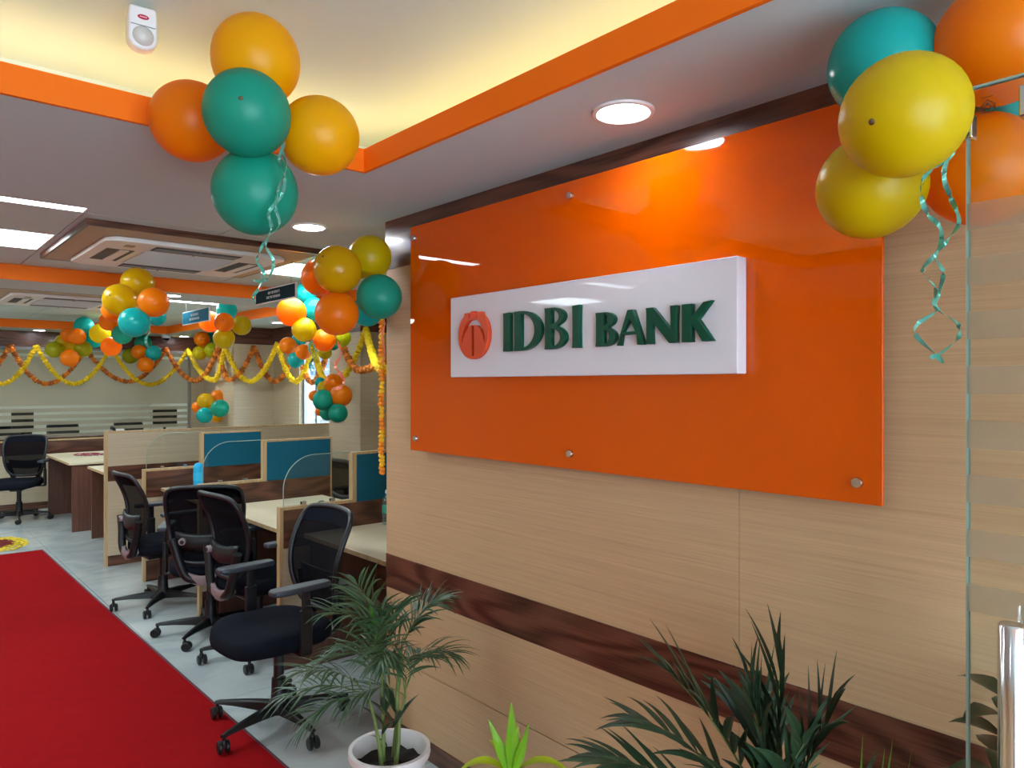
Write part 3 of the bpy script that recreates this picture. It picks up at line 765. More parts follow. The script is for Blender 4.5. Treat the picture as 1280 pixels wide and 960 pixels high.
def desk(lab, x0, x1, ya, yb, ends=(False, False), mod=.45, grp='pale topped desks'):
    t = thing('desk', lab, 'desk', (x0, (ya + yb) / 2, 0), 0, grp)
    wpart(t, 'desk_top', MB().box(x0, x1, ya, yb, .728, .752), M_top, bevel=.0015, seg=1)
    wpart(t, 'edge_band', MB().box(x0 - .0015, x0, ya, yb, .728, .7505), M_edge)
    wpart(t, 'modesty_panel', MB().box(x0 + mod, x0 + mod + .018, ya + .02, yb - .02, .06, .7275), M_dkX)
    if ends[0]: wpart(t, 'side_panel', MB().box(x0 + .03, x1 - .02, ya + .02, ya + .045, 0, .7275), M_dkZ)
    else: wpart(t, 'bracket', MB().box(x0 + .1, x0 + .16, ya, ya + .02, .55, .7275), M_dkX); 
    if ends[1]: wpart(t, 'side_panel', MB().box(x0 + .03, x1 - .02, yb - .045, yb - .02, 0, .7275), M_dkZ)
    wpart(t, 'foot', MB().box(x1 - .08, x1 - .02, ya + .1, yb - .1, 0, .7275), M_dkX)
    return t
desk('nearest pale desk, behind the sign wall corner', 1.86, 2.80, 2.925, 3.897, (False, True))
desk('pale desk between nearest and middle low partitions', 1.80, 2.62, 3.943, 5.177, (False, True))
desk('pale desk behind the bright teal board, between middle and farthest partitions', 1.80, 2.62, 5.223, 6.397, (False, True))
desk('brown sided desk just left of the long beige partition', 1.705, 2.75, 7.28, 8.60, (True, True))
dq = desk('far desk with pink petals on it, near the frosted glass', 1.62, 2.8, 9.05, 10.5, (True, True))
pq = on_z(111, 568.5, .7525)
petals('petal_pile', 'small pile of magenta petals on the far desk', 'petals', pq.x, pq.y, .7525, .16, 260, (('magenta_petal', (.30, .006, .06), 0, 1.0),), ry=1.4)

# ================================================================= CHAIRS (front = +x)
def chaikin(p, n=2, closed=True):
    for _ in range(n):
        q = []
        m = len(p)
        rng = range(m) if closed else range(m - 1)
        if not closed: q.append(p[0])
        for i in rng:
            a, b = Vector(p[i]), Vector(p[(i + 1) % m])
            q.append(a * .75 + b * .25); q.append(a * .25 + b * .75)
        if not closed: q.append(p[-1])
        p = q
    return p
HW = [(.500, .0), (.510, .13), (.56, .180), (.66, .206), (.76, .219), (.85, .226), (.92, .222), (.958, .206), (.979, .165), (.985, 0)]
def bx_(y, z):
    s = (z - .55) / .43
    return -.225 - .055 * s - .03 * max(0, s - .7) / .3 + .034 * math.sin(PI * min(1, max(0, s * 1.3))) + .045 * (abs(y) / .22) ** 2
def hwid(z):
    for (za, wa), (zb__, wb_) in zip(HW, HW[1:]):
        if za <= z <= zb__: return wa + (wb_ - wa) * (z - za) / (zb__ - za)
    return 0
def make_chair(lab):
    t = thing('office_chair', lab, 'chair', (0, 0, 0), 0, 'black mesh office chairs')
    # base hub and gas lift
    MB().lathe([(.030, .055), (.048, .06), (.050, .105), (.036, .125), (.033, .20), (.0325, .22)], 24).build('hub', M_black, t, smooth=True)
    MB().lathe([(.024, .21), (.024, .37)], 20).build('gas_lift', M_blackg, t, smooth=True)
    MB().box(-.12, .12, -.065, .065, .355, .405).box(-.05, .16, -.17, .17, .392, .412).build('seat_mechanism', M_black, t, bevel=.01)
    lv = MB().tube([(.05, -.06, .37), (.06, -.16, .365), (.07, -.24, .36)], .006, 8).tube([(.07, -.235, .36), (.075, -.29, .358)], .011, 8).build('lever', M_black, t, smooth=True)
    for k in range(5):
        a = 2 * PI * k / 5 + .30
        c, s = math.cos(a), math.sin(a)
        lg = MB()
        secs = [(.035, .028, .058, .112), (.12, .024, .066, .108), (.22, .019, .073, .100), (.30, .015, .074, .092), (.325, .012, .073, .086)]
        vs = []
        for (r, w, z0, z1) in secs:
            for (yy, zz) in ((-w, z0 + .006), (-w * .7, z0), (w * .7, z0), (w, z0 + .006), (w * .8, z1 - .006), (w * .45, z1), (-w * .45, z1), (-w * .8, z1 - .006)):
                vs.append((r * c - yy * s, r * s + yy * c, zz))
        fs_ = [(i * 8 + j, i * 8 + (j + 1) % 8, (i + 1) * 8 + (j + 1) % 8, (i + 1) * 8 + j) for i in range(4) for j in range(8)] + [tuple(range(7, -1, -1)), tuple(range(32, 40))]
        lo = lg.add(vs, fs_).build('leg', M_black, t, smooth=35)
        w = MB(); R = .315
        b = a + 1.1 + k * 1.9
        cb, sb_ = math.cos(b), math.sin(b)
        for sd in (-1, 1):
            prof = [(.006, sd * .005), (.023, sd * .006), (.0275, sd * .010), (.0275, sd * .020), (.023, sd * .024), (.006, sd * .0245)]
            n = 18
            vs = []
            for r, h in prof:
                for q in range(n):
                    an = 2 * PI * q / n
                    lx, ly, lz = r * math.cos(an) - .012, h, r * math.sin(an) + .0275
                    vs.append((R * c + lx * cb - ly * sb_, R * s + lx * sb_ + ly * cb, lz))
            w.add(vs, [(i * n + q, i * n + (q + 1) % n, (i + 1) * n + (q + 1) % n, (i + 1) * n + q) for i in range(5) for q in range(n)] + [tuple(range(n)), tuple(5 * n + q for q in range(n))])
        w.lathe([(.0075, .030), (.0085, .078)], 10, (R * c, R * s, 0))
        # hood between the wheels
        w.lathe([(.0001, .062), (.010, .060), (.013, .050), (.011, .030)], 10, (R * c, R * s, 0))
        w.build('caster', M_black, lo, smooth=35)
    # seat cushion
    def ring(sc, z, dz=0):
        o = []
        for q in range(40):
            an = 2 * PI * q / 40
            cx, sx = math.cos(an), math.sin(an)
            x = (abs(cx) ** .62) * (1 if cx >= 0 else -1) * .245 * sc; y = (abs(sx) ** .62) * (1 if sx >= 0 else -1) * .25 * sc * (1.0 - .05 * (x < 0))
            zz = z + dz - (max(0, x - .12) / .12) ** 2 * .022 + (.012 * (abs(y) / .25) ** 2 if z > .45 else 0)
            o.append((x + .035, y, zz))
        return o
    vs = []; lv_ = [(.80, .408), (.93, .410), (.99, .425), (1.0, .445), (.985, .468), (.94, .482), (.80, .488), (.5, .486), (.2, .484)]
    for sc_, z in lv_: vs += ring(sc_, z)
    m = MB().add(vs, [(i * 40 + q, i * 40 + (q + 1) % 40, (i + 1) * 40 + (q + 1) % 40, (i + 1) * 40 + q) for i in range(len(lv_) - 1) for q in range(40)] + [tuple(range(39, -1, -1)), tuple((len(lv_) - 1) * 40 + q for q in range(40))])
    m.build('seat', M_fab, t, smooth=60)
    # backrest: outer frame, mesh, lower yoke with cap
    lp = [(bx_(w, z), w, z) for z, w in HW] + [(bx_(-w, z), -w, z) for z, w in reversed(HW[1:-1])]
    lp = chaikin(lp, 2)
    br = MB().tube(lp, .0135, 8, closed=True, flat=1.0).build('backrest', M_blackg, t, smooth=60)
    vs = []; nz, ny = 18, 12
    for i in range(nz + 1):
        z = .504 + (.98 - .504) * i / nz; hw = max(.02, hwid(z) - .004)
        for j in range(ny + 1):
            y = -hw + 2 * hw * j / ny; vs.append((bx_(y, z) + .004, y, z))
    W_ = ny + 1
    MB().add(vs, [(i * W_ + j, i * W_ + j + 1, (i + 1) * W_ + j + 1, (i + 1) * W_ + j) for i in range(nz) for j in range(ny)]).build('back_mesh', M_mesh, br, smooth=True)
    # broad fabric band at the top of the backrest
    vs = []
    for i in range(5):
        z = .905 + .072 * i / 4; hw = hwid(z) - .006
        for j in range(ny + 1):
            y = -hw + 2 * hw * j / ny; vs.append((bx_(y, z) + .007, y, z))
    MB().add(vs, [(i * W_ + j, i * W_ + j + 1, (i + 1) * W_ + j + 1, (i + 1) * W_ + j) for i in range(4) for j in range(ny)]).build('top_band', M_fab, br, smooth=True)
    lum = MB()
    vs = []
    for i in range(6):
        z = .585 + .10 * i / 5
        for j in range(9):
            y = -.155 + .31 * j / 8; vs.append((bx_(y, z) - .022 - .012 * math.sin(PI * i / 5), y * (1.0 + .1 * i / 5), z + .02 * (abs(y) / .155) ** 2))
    lum.add(vs, [(i * 9 + j, i * 9 + j + 1, (i + 1) * 9 + j + 1, (i + 1) * 9 + j) for i in range(5) for j in range(8)])
    lo = lum.build('lumbar_support', M_black, t, smooth=True); so = lo.modifiers.new('s', 'SOLIDIFY'); so.thickness = .012
    MB().lathe([(.0001, -.030), (.018, -.030), (.022, -.024), (.022, -.008)], 20, (bx_(.13, .63) - .03, .125, .645), 'x').build('tension_knob', M_cap, t, smooth=35)
    MB().lathe([(.0001, -.034), (.011, -.034), (.012, -.02)], 14, (bx_(.13, .63) - .03, .125, .645), 'x').build('knob_centre', M_black, t, smooth=35)
    yk = [(-.225, .185, .66), (-.225, .155, .56), (-.235, .130, .48), (-.235, .105, .425), (-.235, .05, .405), (-.235, -.05, .405), (-.235, -.105, .425), (-.235, -.130, .48), (-.225, -.155, .56), (-.225, -.185, .66)]
    MB().tube(chaikin(yk, 2, False), .027, 8, flat=1.0).tube([(-.235, 0, .41), (-.16, 0, .39), (-.08, 0, .375)], .026, 8, flat=.5).build('back_yoke', M_black, t, smooth=60)
    # pinkish grey cap wrapped around the bottom of the yoke
    vs = []; n = 14
    for j in range(n + 1):
        y = -.125 + .25 * j / n; u = abs(y) / .125
        zt_ = .432 + .040 * u ** 2; zb2 = .372 + .055 * u ** 2.4; xx = -.262 + .030 * u ** 2
        vs += [(xx, y, zt_), (xx - .006, y, (zt_ + zb2) / 2), (xx + .012, y, zb2), (xx + .03, y, zb2 + .004), (xx + .022, y, zt_)]
    m = MB().add(vs, [(j * 5 + k, j * 5 + (k + 1) % 5, (j + 1) * 5 + (k + 1) % 5, (j + 1) * 5 + k) for j in range(n) for k in range(5)] + [(0, 1, 2, 3, 4), tuple(n * 5 + k for k in (4, 3, 2, 1, 0))])
    m.build('back_cap', M_cap, t, smooth=50)
    for s in (-1, 1):
        am = MB().box(-.02, .04, s * .15, s * .275, .394, .410).box(-.018, .038, s * .258, s * .282, .40, .60).box(-.010, .030, s * .262, s * .278, .59, .685).build('armrest', M_black, t, bevel=.006)
        pd = []
        for (dx, w) in ((-.135, .018), (-.125, .030), (-.06, .038), (.08, .042), (.13, .036), (.145, .020)):
            pd.append((dx, w))
        po = [(dx + .03, s * .268 + w) for dx, w in pd] + [(dx + .03, s * .268 - w) for dx, w in reversed(pd)]
        MB().prism(po, 'z', .685, .712).build('arm_pad', M_pad, am, bevel=.009, seg=3)
    # small red tab under the seat
    MB().box(.06, .09, -.262, -.25, .412, .424).build('red_tab', plain('red_tab', (.55, .03, .02), .4), t)
    return t
ch = make_chair('nearest black mesh office chair, facing the carpet beside the potted palm')
ch.location = (1.443, 3.287, .0065); ch.rotation_euler = (0, 0, PI + .06)
dup(ch, (1.737, 4.24, 0), .10, 'black mesh office chair seen side-on just behind the nearest chair')
dup(ch, (1.65, 4.80, 0), math.atan2(.25, .13), 'black mesh office chair with its back square to the viewer, middle of the row')
dup(ch, (1.60, 5.64, 0), .06, 'black mesh office chair nearest the long beige partition, back to the carpet')
dup(ch, (1.33, 10.3, 0), math.atan2(-.93, -.42), 'black mesh office chair at far left by the back partition')
dup(ch, (3.18, 5.52, 0), .12, 'black office chair beyond the desks, seen through the nearest glass screen')
# chairs and table in the room behind the glass
for i, (px, yy, lb) in enumerate(((20, 13.3, 'leftmost black chair behind the frosted glass'), (82, 13.8, 'second black chair from the left behind the frosted glass'), (165, 13.9, 'black chair behind frosted glass, right of the small desk phone'))):
    p = on_z(px, 600, 0); r = ray(px, 500); s = yy / r.y
    dup(ch, (r.x * s, yy, 0), -PI / 2, lb, 'chairs in the room behind the glass')
# ================================================================= BALLOONS
BC = {'yellow': (0.90, 0.48, 0.001), 'lemon': (0.66, 0.50, 0.002), 'teal': (0.014, 0.38, 0.26), 'orange': (0.92, 0.25, 0.002),
      'ochre': (0.70, 0.43, 0.003), 'cyan': (0.010, 0.46, 0.43), 'green': (0.42, 0.42, 0.006)}
BM = {k: rubber('rubber_' + k, v, .38, .34 if k in ('yellow', 'teal', 'orange', 'lemon') else .2) for k, v in BC.items()}
def bal_mesh(col):
    prof = [(.022, -1.20), (.030, -1.17), (.034, -1.12), (.075, -1.06), (.19, -.985), (.34, -.90)]
    for k in range(1, 22):
        a = -62 + (152) * k / 21
        prof.append((math.cos(math.radians(a)) * (1.0), math.sin(math.radians(a)) * 1.03))
    prof[-1] = (.0001, 1.03)
    return MB().lathe(prof, 36).mesh('balloon', BM[col], smooth=True)
BME = {k: bal_mesh(k) for k in BM}
KN = {k: MB().lathe([(.035, -1.15), (.060, -1.19), (.045, -1.215), (.085, -1.27), (.06, -1.275), (.01, -1.24)], 14).mesh('knot', BM[k], smooth=True) for k in BM}
M_nub = plain('dark_latex_tip', (.10, .06, .02), .4)
NUB = MB().lathe([(.058, 1.018), (.045, 1.036), (.02, 1.046), (.0001, 1.05)], 14).mesh('tip', M_nub, smooth=True)
def balloon(px, py, r, d, col, lab, grp, centre=None, tip=None):
    P = at(px, py, d); R = r * d / F_PX / ray(px, py).length * 1.0 * ray(px, py).length
    if tip:
        a, b = (tip[0] - px) / r, -(tip[1] - py) / r
        v = ray(px, py).normalized(); rt = v.cross(UP).normalized(); up = rt.cross(v)
        n = rt * a + up * b - v * math.sqrt(max(.01, 1 - a * a - b * b))
    else:
        n = (P - centre) if centre is not None else UP.copy()
        n = (n.normalized() - FW * .25).normalized()
    o = bpy.data.objects.new('balloon', BME[col]); COL.objects.link(o)
    o.location = P; o.scale = (R, R, R); o.rotation_mode = 'QUATERNION'; o.rotation_quaternion = n.to_track_quat('Z', 'Y')
    tag(o, lab, 'balloon', grp)
    link('knot', KN[col], o)
    if tip: link('tip', NUB, o)
    return o
def bunch(grp, lst, cen=None):
    if cen is None:
        c = Vector((0, 0, 0))
        for b in lst: c += at(b[0], b[1], b[3])
        c /= len(lst)
    else: c = at(*cen)
    for b in lst:
        balloon(b[0], b[1], b[2], b[3], b[4], b[5], grp, c, b[6] if len(b) > 6 else None)

bunch('balloon bunch hanging at upper left under the entrance ceiling', [
    (320, 76, 53.5, 1.98, 'yellow', 'topmost yellow balloon of the upper left bunch, touching the ceiling'),
    (240, 152, 49, 2.05, 'orange', 'orange balloon at the left of the upper left bunch'),
    (309, 142, 53, 1.86, 'teal', 'teal balloon with dark tip in the middle of the upper left bunch', (302, 126)),
    (399, 170, 48, 2.02, 'yellow', 'yellow balloon at the right of the upper left bunch'),
    (319, 240, 52, 1.97, 'teal', 'lowest teal balloon of the upper left bunch')])
bunch('balloon bunch by the far end of the sign wall', [
    (462, 322, 27, 3.22, 'lemon', 'yellow balloon at the upper right of the bunch at the sign wall end'),
    (422, 337, 29.5, 3.05, 'ochre', 'mustard yellow balloon with a dark tip by the sign wall end', (405, 322)),
    (474, 371, 28, 3.08, 'teal', 'dark teal balloon overlapping the sign wall corner'),
    (400, 347, 23, 3.3, 'orange', 'bright orange balloon half hidden behind the mustard balloon'),
    (421, 392, 27, 3.08, 'orange', 'large deep orange balloon at the bottom of the bunch at the sign wall end'),
    (459, 389, 19, 3.32, 'cyan', 'cyan balloon peeping out below the dark teal balloon')])
bunch('balloon bunch at the top of the glass door', [
    (1105, 82, 65, 1.42, 'cyan', 'turquoise balloon at upper left of the bunch by the glass door'),
    (1130, 145, 75, 1.20, 'lemon', 'large yellow balloon with a dark tip in front of the glass door bunch', (1097, 146)),
    (1089, 233, 64, 1.40, 'lemon', 'lower yellow balloon overlapping the orange panel corner'),
    (1250, 52, 76, 1.31, 'orange', 'large orange balloon cut by the right edge of the picture, above the door glass'),
    (1226, 212, 68, 1.40, 'orange', 'orange balloon behind the edge of the glass door'),
    (1267, 136, 29, 1.45, 'cyan', 'small teal balloon glimpsed through the door glass')], cen=(1190, 160, 1.42))
bunch('pearly balloon bunch in front of the office fascia', [
    (172, 354, 19.5, 4.71, 'ochre', 'topmost mustard balloon of the bunch in front of the office fascia'),
    (150, 375, 20, 4.47, 'ochre', 'large mustard balloon at left of the fascia bunch', (139, 370)),
    (192, 378, 18.5, 4.43, 'orange', 'orange balloon at right of the fascia bunch'),
    (168, 403, 18.5, 4.39, 'cyan', 'large turquoise balloon low in the fascia bunch'),
    (142, 388, 14, 4.71, 'orange', 'orange balloon half hidden behind the mustard one, fascia bunch'),
    (136, 402, 11.5, 8.6, 'orange', 'pale orange balloon just left of the big turquoise one'),
    (196, 396, 11, 5.00, 'cyan', 'turquoise balloon peeping out under the right orange one'),
    (153, 418, 12, 8.6, 'teal', 'teal balloon just below and left of the big turquoise one')])
bunch('balloon bunch on the left of the far garland', [
    (105, 408, 11.5, 9.05, 'cyan', 'upper cyan balloon of the far left bunch'),
    (117, 424, 11, 9.13, 'cyan', 'lower cyan balloon of the far left bunch'),
    (96.5, 420.5, 10, 8.87, 'orange', 'orange balloon in front at the top of the far left bunch'),
    (86, 419, 9.5, 9.05, 'orange', 'darker orange balloon second from left at top of the far left bunch'),
    (79, 427, 9, 9.13, 'lemon', 'yellow green balloon tucked behind in the far left bunch'),
    (68, 437, 10, 8.96, 'green', 'leftmost olive green balloon of the far left bunch'),
    (104, 436, 10, 9.00, 'green', 'olive balloon at the right of the far left bunch'),
    (88, 434, 9, 9.13, 'ochre', 'mustard balloon in the middle of the far left bunch'),
    (87, 447.5, 10.5, 8.83, 'orange', 'lowest orange balloon of the far left bunch'),
    (125, 417, 12, 9.0, 'lemon', 'yellow balloon between the far left and fascia bunches'),
    (139, 433, 12, 8.8, 'orange', 'light orange balloon hanging below between the two left bunches')])
bunch('small bunch on the far garland below the fascia bunch', [
    (179, 429, 10, 10.9, 'teal', 'upper teal balloon of the small bunch on the far garland'),
    (192, 441, 9.5, 10.7, 'cyan', 'bright turquoise balloon at right of the small far garland bunch'),
    (174, 440, 9, 10.7, 'orange', 'brown orange balloon in the small far garland bunch'),
    (163, 445, 9.5, 11.0, 'green', 'olive balloon at left of the small far garland bunch'),
    (182, 456, 9.5, 10.6, 'orange', 'lowest orange balloon of the small far garland bunch')])
bunch('balloon bunch right of the small teal hanging sign', [
    (283.5, 388, 12.5, 7.22, 'cyan', 'bright cyan balloon on top of the bunch right of the teal sign'),
    (262, 402, 13, 7.30, 'orange', 'amber balloon just behind the teal hanging sign'),
    (280, 403, 12, 6.95, 'orange', 'orange balloon in the centre of the bunch right of the teal sign', (279, 400)),
    (302, 407, 12, 7.13, 'lemon', 'yellow green balloon at right of the bunch near the teal sign'),
    (280, 423, 13, 7.04, 'lemon', 'yellow balloon at the bottom of the bunch near the teal sign'),
    (252.5, 424, 9.5, 10.3, 'orange', 'brown orange balloon right of the dome camera'),
    (265, 421, 9, 10.6, 'teal', 'dark teal balloon tucked behind, right of the dome camera'),
    (250, 441, 9, 10.3, 'lemon', 'yellow balloon lowest below the dome camera'),
    (266, 438, 10, 10.2, 'green', 'olive green balloon below the bunch near the teal sign')])
bunch('balloon bunch behind the dark hanging sign', [
    (382, 367, 13.5, 6.0, 'cyan', 'turquoise balloon just right of the dark hanging sign'),
    (392, 386, 14, 5.9, 'cyan', 'turquoise balloon behind the deep orange one'),
    (364.5, 390, 18, 5.6, 'orange', 'orange balloon just under the dark hanging sign'),
    (380, 412, 15, 5.6, 'lemon', 'olive yellow balloon under the dark hanging sign'),
    (405, 425, 14, 5.8, 'orange', 'brown orange balloon beneath the deep orange one'),
    (427, 422, 11.5, 5.9, 'green', 'olive green balloon right below the bunch at the sign wall end'),
    (416, 430, 8, 6.2, 'teal', 'small teal balloon beside the coral ribbon')])
bunch('small bunch on the right garland by the window', [
    (360, 432, 10.5, 8.3, 'orange', 'left orange balloon of the window bunch'),
    (379, 440, 9.5, 8.1, 'orange', 'right orange balloon of the window bunch'),
    (370, 450, 10, 8.2, 'cyan', 'lowest turquoise balloon of the window bunch'),
    (373, 426, 9, 8.4, 'cyan', 'upper turquoise balloon of the window bunch'),
    (406, 441, 8.5, 7.4, 'lemon', 'yellow balloon before the bright window')])
bunch('balloon bunch low on the far pillar', [
    (257, 501.5, 10, 9.5, 'ochre', 'mustard balloon of the low bunch on the far pillar'),
    (272, 497, 9.5, 9.7, 'orange', 'orange balloon on top of the low far pillar bunch'),
    (275, 510.5, 11, 9.2, 'teal', 'teal balloon at the right of the low far pillar bunch'),
    (256, 519, 9.8, 9.4, 'cyan', 'turquoise balloon at the bottom of the low far pillar bunch'),
    (247, 509, 7, 9.7, 'orange', 'orange balloon at left of the low far pillar bunch'),
    (271, 520, 8, 9.7, 'yellow', 'yellow balloon behind at the bottom of the low far pillar bunch')])
bunch('balloon bunch low on the near pillar', [
    (416.5, 479, 11.5, 7.0, 'orange', 'upper brown orange balloon of the low near pillar bunch'),
    (426, 494.5, 14, 6.75, 'orange', 'large orange balloon of the low near pillar bunch'),
    (404, 500, 13, 6.7, 'teal', 'dark teal balloon at left of the low near pillar bunch'),
    (422.5, 516.5, 12, 6.7, 'teal', 'lowest dark teal balloon of the low near pillar bunch'),
    (409, 516, 9.5, 6.9, 'teal', 'teal balloon squeezed between the two dark teal ones'),
    (405, 485, 8.5, 7.1, 'lemon', 'yellow balloon at top of the low near pillar bunch'),
    (400, 478, 6.5, 7.2, 'cyan', 'cyan balloon against the window, low near pillar bunch'),
    (393, 495, 7, 7.1, 'orange', 'orange balloon against the window, low near pillar bunch'),
    (400, 514, 6, 7.1, 'orange', 'small orange balloon peeping out at lower left, near pillar bunch')])
balloon(0.5, 428.5, 9.5, 10.2, 'cyan', 'turquoise balloon cut by the left edge of the picture', 'single balloon', Vector((0, 11, 2)))

# ================================================================= CURLING RIBBONS
def catmull(P, n=8):
    out = []
    Q = [P[0]] + list(P) + [P[-1]]
    for i in range(1, len(Q) - 2):
        p0, p1, p2, p3 = Q[i - 1], Q[i], Q[i + 1], Q[i + 2]
        for k in range(n):
            t = k / n
            out.append(.5 * ((2 * p1) + (p2 - p0) * t + (2 * p0 - 5 * p1 + 4 * p2 - p3) * t * t + (3 * p1 - p0 - 3 * p2 + p3) * t ** 3))
    out.append(Q[-2]); return out
def ribbon_mb(mb, pts, w, ph=0, tw=1.3):
    """flat strip that twists as it falls"""
    P = catmull(pts, 8); n = len(P); vs = []
    L_ = 0
    for i, p in enumerate(P):
        t = (P[min(n - 1, i + 1)] - P[max(0, i - 1)]).normalized()
        if i: L_ += (P[i] - P[i - 1]).length
        a = t.orthogonal().normalized() if abs(t.z) > .999 else t.cross(UP).normalized()
        b = t.cross(a); an = ph + tw * i / 8
        u = a * math.cos(an) + b * math.sin(an); v = t.cross(u)
        ww = w * .5 * (1 if 1 < i < n - 2 else .5)
        for (s, q) in ((-1, -1), (1, -1), (1, 1), (-1, 1)): vs.append(p + u * ww * s + v * .0003 * q)
    fs_ = [(i * 4 + k, i * 4 + (k + 1) % 4, (i + 1) * 4 + (k + 1) % 4, (i + 1) * 4 + k) for i in range(n - 1) for k in range(4)] + [(0, 1, 2, 3), ((n - 1) * 4 + 3, (n - 1) * 4 + 2, (n - 1) * 4 + 1, (n - 1) * 4)]
    mb.add(vs, fs_)
def ribbon(lab, strands, d, w, mat, sc=1.0, ph=0):
    first = at(strands[0][0][0], strands[0][0][1], d)
    t = thing('curling_ribbon', lab, 'ribbon', first)
    for j, st in enumerate(strands):
        P = [at(x, y, d + (.012 if (i + j) % 2 else -.012) * sc) for i, (x, y) in enumerate(st)]
        mb = MB(); ribbon_mb(mb, P, w, ph + j * .8)
        wpart(t, 'ribbon_strand', mb, mat, smooth=False)
    return t
M_rt = plain('mint_foil_ribbon', (.16, .50, .40), .22, metal=.45)
M_rc = plain('coral_foil_ribbon', (.90, .26, .17), .3, metal=.2)
ribbon('mint curling ribbon hanging from the upper left balloon bunch', [
    [(356, 178), (349, 199), (356, 221), (352, 244), (336, 266), (339, 285), (326, 311), (321, 326), (330, 343), (322, 362), (316, 372), (319, 379)],
    [(351, 185), (358, 210), (347, 240), (345, 262), (349, 281), (332, 304), (342, 328), (334, 349), (317, 351)]], 1.86, .0085, M_rt)
ribbon('mint curling ribbon hanging from the balloon bunch at the glass door', [
    [(1200, 160), (1189, 194), (1170, 208), (1153, 225), (1152, 248), (1159, 267), (1173, 281), (1177, 297), (1171, 316), (1153, 338), (1169, 359), (1168, 375), (1171, 388), (1147, 405), (1145, 419), (1169, 443), (1180, 453)],
    [(1196, 165), (1180, 215), (1188, 246), (1195, 262), (1198, 281), (1184, 301), (1169, 319), (1179, 341), (1173, 367), (1169, 384), (1197, 405), (1198, 422), (1175, 442), (1162, 447)]], 1.26, .0085, M_rt, .8)
ribbon('coral curling ribbon under the deep orange balloon', [[(417, 414), (424, 432), (426, 444), (419, 456), (423, 465), (430, 475), (426, 484), (415, 486)]], 3.1, .014, M_rc)
ribbon('coral curling ribbon against the sign wall corner', [[(478, 394), (481, 405), (477.5, 420), (481, 440), (477.5, 455)]], 3.12, .010, M_rc)
ribbon('mint curling ribbon below the fascia balloon bunch', [[(183, 385), (187, 395), (184, 405), (187, 415), (182, 425), (186, 436)]], 5.3, .018, M_rt, 1.5)
ribbon('mint ribbons below the olive balloon by the window', [[(390, 425), (386, 436), (391, 446), (387, 458), (392, 468)], [(392, 430), (395, 444), (389, 454), (393, 462)]], 5.6, .016, M_rt, 1.5)

# ================================================================= MARIGOLD GARLANDS
def mari(name, col):
    m, n, l, b = nt(name)
    b.inputs['Base Color'].default_value = (*col, 1); b.inputs['Roughness'].default_value = .75
    return m
M_my = mari('yellow_marigold', (.86, .60, .005)); M_mo = mari('orange_marigold', (.72, .21, .008)); M_mr = mari('rust_marigold', (.42, .105, .008))
def garland(lab, pts, mat, r=.034, step=.021, mat2=None):
    """pts: world points; a swag parabola is drawn between neighbours given as (P, Q)"""
    t = thing('marigold_garland', lab, 'garland', pts[0])
    mb = MB(); L_ = 0; k = 0
    P = pts; cum = 0; nxt = 0
    for i in range(len(P) - 1):
        a, b = P[i], P[i + 1]; seg = (b - a).length; tt = (b - a).normalized()
        while nxt <= cum + seg:
            c = a + tt * (nxt - cum); nxt += step; k += 1
            u = tt.orthogonal().normalized(); w = tt.cross(u); rr = r * random.uniform(.82, 1.12); ph = random.random() * 6
            n = 9; vs = []
            ti = Vector((random.uniform(-.25, .25), random.uniform(-.25, .25), random.uniform(-.25, .25)))
            for (sc_, h) in ((.55, -.52), (1.0, -.16), (.96, .22), (.5, .52)):
                for q in range(n):
                    an = 2 * PI * q / n + ph; f = rr * sc_ * (1 + (.14 if q % 2 else -.08))
                    d_ = u * math.cos(an) * f + w * math.sin(an) * f
                    vs.append(c + d_ + tt * (h * step + d_.dot(ti)))
            mb.add(vs, [(i2 * n + q, i2 * n + (q + 1) % n, (i2 + 1) * n + (q + 1) % n, (i2 + 1) * n + q) for i2 in range(3) for q in range(n)] + [tuple(range(n)), tuple(3 * n + q for q in range(n))], (k // 3) % 2 if mat2 else 0)
        cum += seg
    o = wpart(t, 'marigold_flowers', mb, [mat, mat2] if mat2 else mat, smooth=False); o['kind'] = 'stuff'
    wpart(t, 'string', MB().tube(P, .004, 4), plain('garland_string', (.3, .25, .1), .9))
    return t
def swags(keys):
    """keys: (px, py, plane) alternately peak and low; plane ('x'|'y'|'d', value)"""
    W = []
    for (x, y, pl, v) in keys:
        W.append({'x': on_x, 'y': on_y, 'd': at}[pl](x, y, v))
    out = []
    for i in range(len(W) - 1):
        a, b = W[i], W[i + 1]
        n = 9
        for k in range(n):
            s = k / n
            if a.z > b.z: z = b.z + (a.z - b.z) * (1 - s) ** 1.9
            else: z = a.z + (b.z - a.z) * s ** 1.9
            p = a.lerp(b, s); p.z = z; out.append(p)
    out.append(W[-1]); return out
gy = YB - .09
garland('yellow marigold garland swagged along the back glass partition', swags([(-45, 433, 'y', gy), (2, 480, 'y', gy), (45, 432, 'y', gy), (92, 480, 'y', gy), (138.5, 434, 'y', gy), (187, 481, 'y', gy), (235, 437, 'y', gy), (268, 475, 'x', 3.455), (281, 432, 'x', 3.43), (312, 477, 'y', 9.24), (347, 429, 'd', 9.2),
    (369.6, 477, 'x', 3.96), (391.5, 432, 'x', 3.96), (413, 481, 'd', 7.05)]), M_my)
